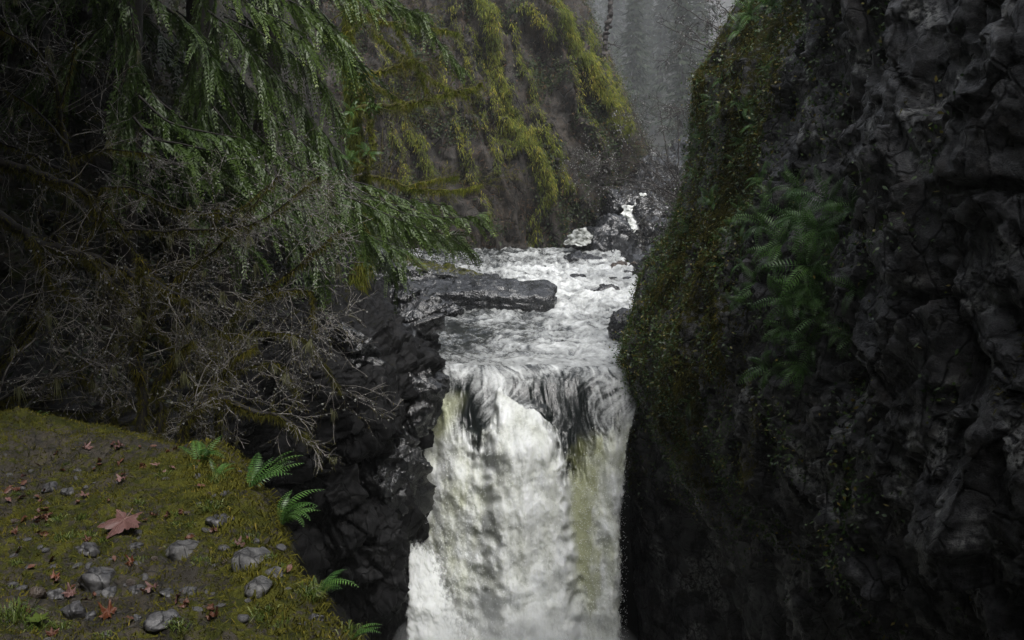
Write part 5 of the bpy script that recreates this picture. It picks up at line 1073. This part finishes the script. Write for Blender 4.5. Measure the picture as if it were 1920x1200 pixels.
# ------------------------------------------------------------------ mossy maple behind the cedars
rr = np.random.default_rng(14); out = []
ml = dict(sub=3, pull=(0.2, 0, -0.35), wander=0.18, seg=0.12)
limb(out, [(664, 560), (688, 430), (680, 330), (665, 250), (662, 180), (650, 90), (655, -20)], 27, 0.17, 0.10, rr, 4, 0.8, **ml)
limb(out, [(672, 330), (700, 280), (690, 210), (672, 150)], 26.6, 0.09, 0.06, rr, 4, 0.7, **ml)
for pl, r0, r1, k in [([(668, 205), (700, 198), (760, 196), (820, 182), (905, 156)], 0.075, 0.02, 16), ([(665, 135), (700, 135), (745, 125), (772, 112), (800, 125)], 0.06, 0.02, 10), ([(690, 150), (730, 175), (775, 200)], 0.03, 0.012, 6),
                     ([(690, 330), (725, 335), (770, 352), (850, 357), (905, 345)], 0.045, 0.012, 12), ([(660, 20), (720, 40), (800, 50), (860, 60)], 0.04, 0.012, 12), ([(700, 60), (760, 110), (830, 160), (880, 180)], 0.03, 0.01, 12), ([(740, 40), (780, 120), (800, 170)], 0.025, 0.01, 8), ([(655, 60), (700, 20), (760, 10)], 0.035, 0.012, 8), ([(760, 350), (800, 340), (860, 330)], 0.03, 0.01, 6)]:
    limb(out, pl, 26.5, r0, r1, rr, k, 0.75, **ml)
mt = empty('mossy_maple', tuple(out[0][0][0])); tag(mt, 'mossy leafless maple with long green limbs reaching over the river', 'tree')
b = MB(); tubes(b, out[:1], 10); b.build('trunk', M['moss_bark'], mt, True)
b = MB(); tubes(b, [q for q in out[1:] if q[2] == 9], 6); b.build('limb', M['moss_bark'], mt, True)
b = MB(); tubes(b, [q for q in out if q[2] != 9], 3, 0.006); tag(b.build('twig', M['moss_bark'], mt), kind='stuff')
b = MB(); moss_on(b, [q for q in out if q[2] == 9], 18000, rr, 0.0, 0.15, 0.03, 0.8); moss_on(b, out[:2], 14000, rr, 0.0, 0.34, 0.035, 1.6); moss_on(b, [q for q in out if q[2] != 9], 5000, rr, 0.0, 0.08, 0.014, 0.8)
tag(b.build('moss', M['rib_moss'], mt), kind='stuff')
for i, (u, v, L) in enumerate([(655, 300, .6), (640, 330, .6), (690, 290, .5), (650, 250, .5), (660, 210, .45), (700, 200, .4)]):
    fern(tuple(at(u, v, 26.3)), 7, L, ['fern growing low on the mossy maple trunk', 'lowest fern at the left of the maple trunk', 'fern on the right side of the maple trunk', 'fern in the middle of the maple trunk', 'fern high on the maple trunk', 'fern at the root of the long maple limb'][i], 820 + i, group='ferns on the maple trunk', axis=(0.2, -0.6, 0.75), droop=0.3)
# small mossy snags and slim trunks by the far left shore
for i, (pl, D, r) in enumerate([([(695, 550), (712, 400), (712, 330), (718, 240)], 33, 0.05), ([(690, 555), (722, 430), (728, 350), (735, 260), (730, 180)], 34, 0.06), ([(704, 520), (716, 400), (726, 300)], 46, 0.06), ([(718, 545), (740, 400), (752, 300), (765, 200)], 40, 0.05)]):
    o2 = []; limb(o2, pl, D, r, r * 0.4, rr, 9, 0.9, sub=3, pull=(0.1, 0, 0.1), seg=0.15)
    t = empty('bare_sapling', tuple(o2[0][0][0])); tag(t, ['slim bare sapling close behind the maple trunk', 'taller bare sapling right of the maple trunk', 'mossy sapling at the far left shore', 'thin sapling below the long maple limb'][i], 'tree')
    b = MB(); tubes(b, o2[:1], 6); b.build('trunk', M['moss_bark'], t, True); b = MB(); tubes(b, o2[1:], 3, 0.008); tag(b.build('twig', M['far_bark'], t), kind='stuff')

# ------------------------------------------------------------------ bare shrubs and trees on the far right bank
def far_shrub(base, tips, D, label, seed, kids=12, L=1.1, bud_dot=900):
    rr = np.random.default_rng(seed); o2 = []
    for tp in tips: limb(o2, [base, ((base[0] + tp[0]) / 2 + rr.normal(0, 8), (base[1] + tp[1]) / 2 - 12), tp], D + rr.normal(0, 0.8), 0.05, 0.014, rr, kids, L, sub=4, pull=(-0.2, 0, -0.2), seg=0.2, wander=0.28)
    t = empty('bare_shrub', tuple(at(*base, D))); tag(t, label, 'shrub', 'bare shrubs on the far right bank')
    b = MB(); tubes(b, [q for q in o2 if q[2] == 9], 5); b.build('stem', M['far_bark'], t); b = MB(); tubes(b, [q for q in o2 if q[2] != 9], 3, 0.010); tag(b.build('twig', M['far_bark'], t), kind='stuff')
    P, T, R = along([q for q in o2 if q[2] != 9], bud_dot, rr); b = MB(); blobs(b, P, 0.012 + 0.028 * rr.random(bud_dot) ** 2, rr); tag(b.build('bud_dot', M['dots'], t), kind='stuff')
far_shrub((1270, 400), [(1180, 190), (1230, 170), (1160, 250), (1270, 200)], 50, 'large grey bare shrub arching left above the cascade', 41)
far_shrub((1290, 380), [(1130, 330), (1150, 290), (1200, 260), (1110, 350)], 48, 'low bare shrub drooping in front of the cascade', 42)
far_shrub((1290, 460), [(1200, 420), (1220, 380), (1210, 460), (1240, 350)], 46, 'dark bare shrub beside the mossy cliff edge', 43, L=0.8)
far_shrub((1480, 190), [(1260, 0), (1300, -40), (1280, 80), (1230, 40)], 44, 'brown bare shrub hanging in the haze at the top of the right cliff', 44)
far_shrub((1490, 280), [(1290, 120), (1300, 60), (1330, 40), (1310, 180)], 42, 'reddish bare shrub just behind the cliff edge', 45)
far_shrub((1110, 330), [(1085, 290), (1120, 280), (1150, 310), (1065, 320)], 60, 'small bare shrub at the foot of the canyon wall', 46, L=0.9)
# unseen firs added round the rim to shade the near part of the gorge
for i, (x, y, z, H, R, lb_) in enumerate([(15, 7, 14, 18, 5, 'added shade fir above the near end of the right cliff'), (16, 15, 14, 19, 5, 'added shade fir above the middle of the right cliff'), (16, -3, 14, 18, 5, 'added shade fir on the right rim behind the viewpoint'), (-9, 5, 3.5, 22, 6, 'added shade fir on the left hillside beside the viewpoint'), (-8.5, -5, 3, 22, 6, 'added shade fir on the left hillside behind the viewpoint'), (-8.0, 10.5, 0.5, 25, 4.8, 'added shade fir on the left bank just outside the view'), (-5.2, 4.8, -0.5, 25, 4.9, 'slender added shade fir left of the viewpoint')]):
    t = empty('shade_fir', (x, y, z)); tag(t, lb_, 'tree', 'unseen firs added for shade'); rr = np.random.default_rng(4000 + i)
    b = MB(); b.add(*tube([(x, y, z - 1), (x + 0.1, y, z + H * 0.5), (x, y, z + H)], [0.32, 0.22, 0.04], 10)); b.build('trunk', M['bark'], t, True)
    b = MB(); shade_canopy(b, x, y, z + (6.0 if z < 5 else 1.0), H - 5, R, rr); tag(b.build('crown', M['cedar'], t), kind='stuff')
# hazy conifers and the leaning dead trunk
def conifer(x, y, z, H, R, label, seed):
    rr = np.random.default_rng(seed); t = empty('conifer', (x, y, z)); tag(t, label, 'tree', 'hazy conifers upstream')
    b = MB(); b.add(*tube([(x, y, z), (x + 0.1, y, z + H * 0.5), (x, y, z + H)], [R * 0.10, R * 0.07, 0.03], 8)); b.build('trunk', M['far_bark'], t)
    b = MB(); K = 4600; R = R * 1.35; hh = rr.random(K) ** 0.8; lay = np.floor(hh * 26) / 26; gap = rr.uniform(0.35, 1.15, 27); x_top = rr.normal(0, 0.04) * H; th = rr.random(K) * 2 * PI; nb = np.floor(th / (2 * PI) * 7) / 7 * 2 * PI + lay * 40; th = nb + rr.normal(0, 0.16, K)
    rad = R * (1.05 - lay) * rr.random(K) ** 0.6 * (0.7 + 0.4 * np.sin(nb * 3.3 + seed)) * gap[(lay * 26).astype(int)]; P = np.stack([x + x_top * lay + rad * np.cos(th), y + rad * np.sin(th), z + H * (0.08 + 0.92 * lay) - 0.28 * rad + rr.normal(0, 0.12, K)], -1)
    diamonds(b, P, np.stack([np.cos(th), np.sin(th), -0.6 + 0 * th], -1) + rr.normal(0, 0.35, (K, 3)), rr.normal(0, 0.3, (K, 3)) + np.array([0, 0, 1.0]), (0.35 + 0.45 * rr.random(K)) * R / 2.6, 0.16 * R / 2.6, rr.random(K)); tag(b.build('crown', M['far_leaves'], t), kind='stuff')
for i, (u, v, D, H, R, lb_) in enumerate([(1185, 300, 150, 26, 3.6, 'hazy conifer right of the leaning trunk'), (1235, 260, 190, 34, 4.4, 'pale conifer deep in the mist above the cascade'), (1090, 170, 220, 34, 5, 'misty conifer above the second mossy rib'), (1275, 330, 130, 24, 3.4, 'conifer in the mist beside the cliff edge'), (1145, 240, 240, 38, 5.2, 'conifer behind the leaning trunk'), (1040, 60, 260, 38, 5.5, 'faint conifer at the top of the canyon'), (1210, 330, 210, 30, 4.4, 'short faint conifer far back in the mist'), (960, -20, 250, 36, 5.5, 'faint conifer above the first mossy rib'), (1310, 240, 170, 34, 4.4, 'tall faint conifer partly behind the cliff'), (1255, 120, 300, 44, 6, 'faintest conifer near the top of the mist'), (1170, 110, 310, 44, 6, 'very faint conifer left of the faintest one'), (1115, 60, 330, 46, 6.5, 'ghostly conifer at the top edge of the mist')]):
    p = at(u, v, D * 1.8); conifer(p[0], p[1], float(far_ground(p[1])) - 1.5, H * 1.8, R * 1.8, lb_, 3000 + i)
t = empty('leaning_trunk', at(1118, 175, 73)); tag(t, 'dark leaning tree trunk standing in the mist', 'tree'); rr = np.random.default_rng(5); o2 = []
limb(o2, [(1118, 190), (1125, 130), (1138, 60), (1148, -20), (1156, -120)], 73, 0.22, 0.14, rr, 10, 1.6, sub=3, seg=0.25)
b = MB(); tubes(b, o2[:1], 8); b.build('trunk', M['far_bark'], t, True); b = MB(); tubes(b, o2[1:], 3, 0.015); tag(b.build('twig', M['far_bark'], t), kind='stuff')

# ------------------------------------------------------------------ mist between the canyon walls
hb = MB(); x0, x1, y0, y1, z0, z1 = -460, 560, -60, 1150, -20, 330
hb.add([(x0, y0, z0), (x1, y0, z0), (x1, y1, z0), (x0, y1, z0), (x0, y0, z1), (x1, y0, z1), (x1, y1, z1), (x0, y1, z1)], [(0, 3, 2, 1), (4, 5, 6, 7), (0, 1, 5, 4), (1, 2, 6, 5), (2, 3, 7, 6), (3, 0, 4, 7)])
hm = bpy.data.materials.new('mist'); hm.use_nodes = True; hn = hm.node_tree.nodes; hn.remove(hn['Principled BSDF'])
pv = hn.new('ShaderNodeVolumePrincipled'); pv.inputs['Density'].default_value = HAZE; pv.inputs['Color'].default_value = (0.93, 0.95, 0.97, 1); pv.inputs['Anisotropy'].default_value = 0.2
hm.node_tree.links.new(pv.outputs[0], hn['Material Output'].inputs['Volume'])
tag(hb.build('haze', hm), kind='stuff')
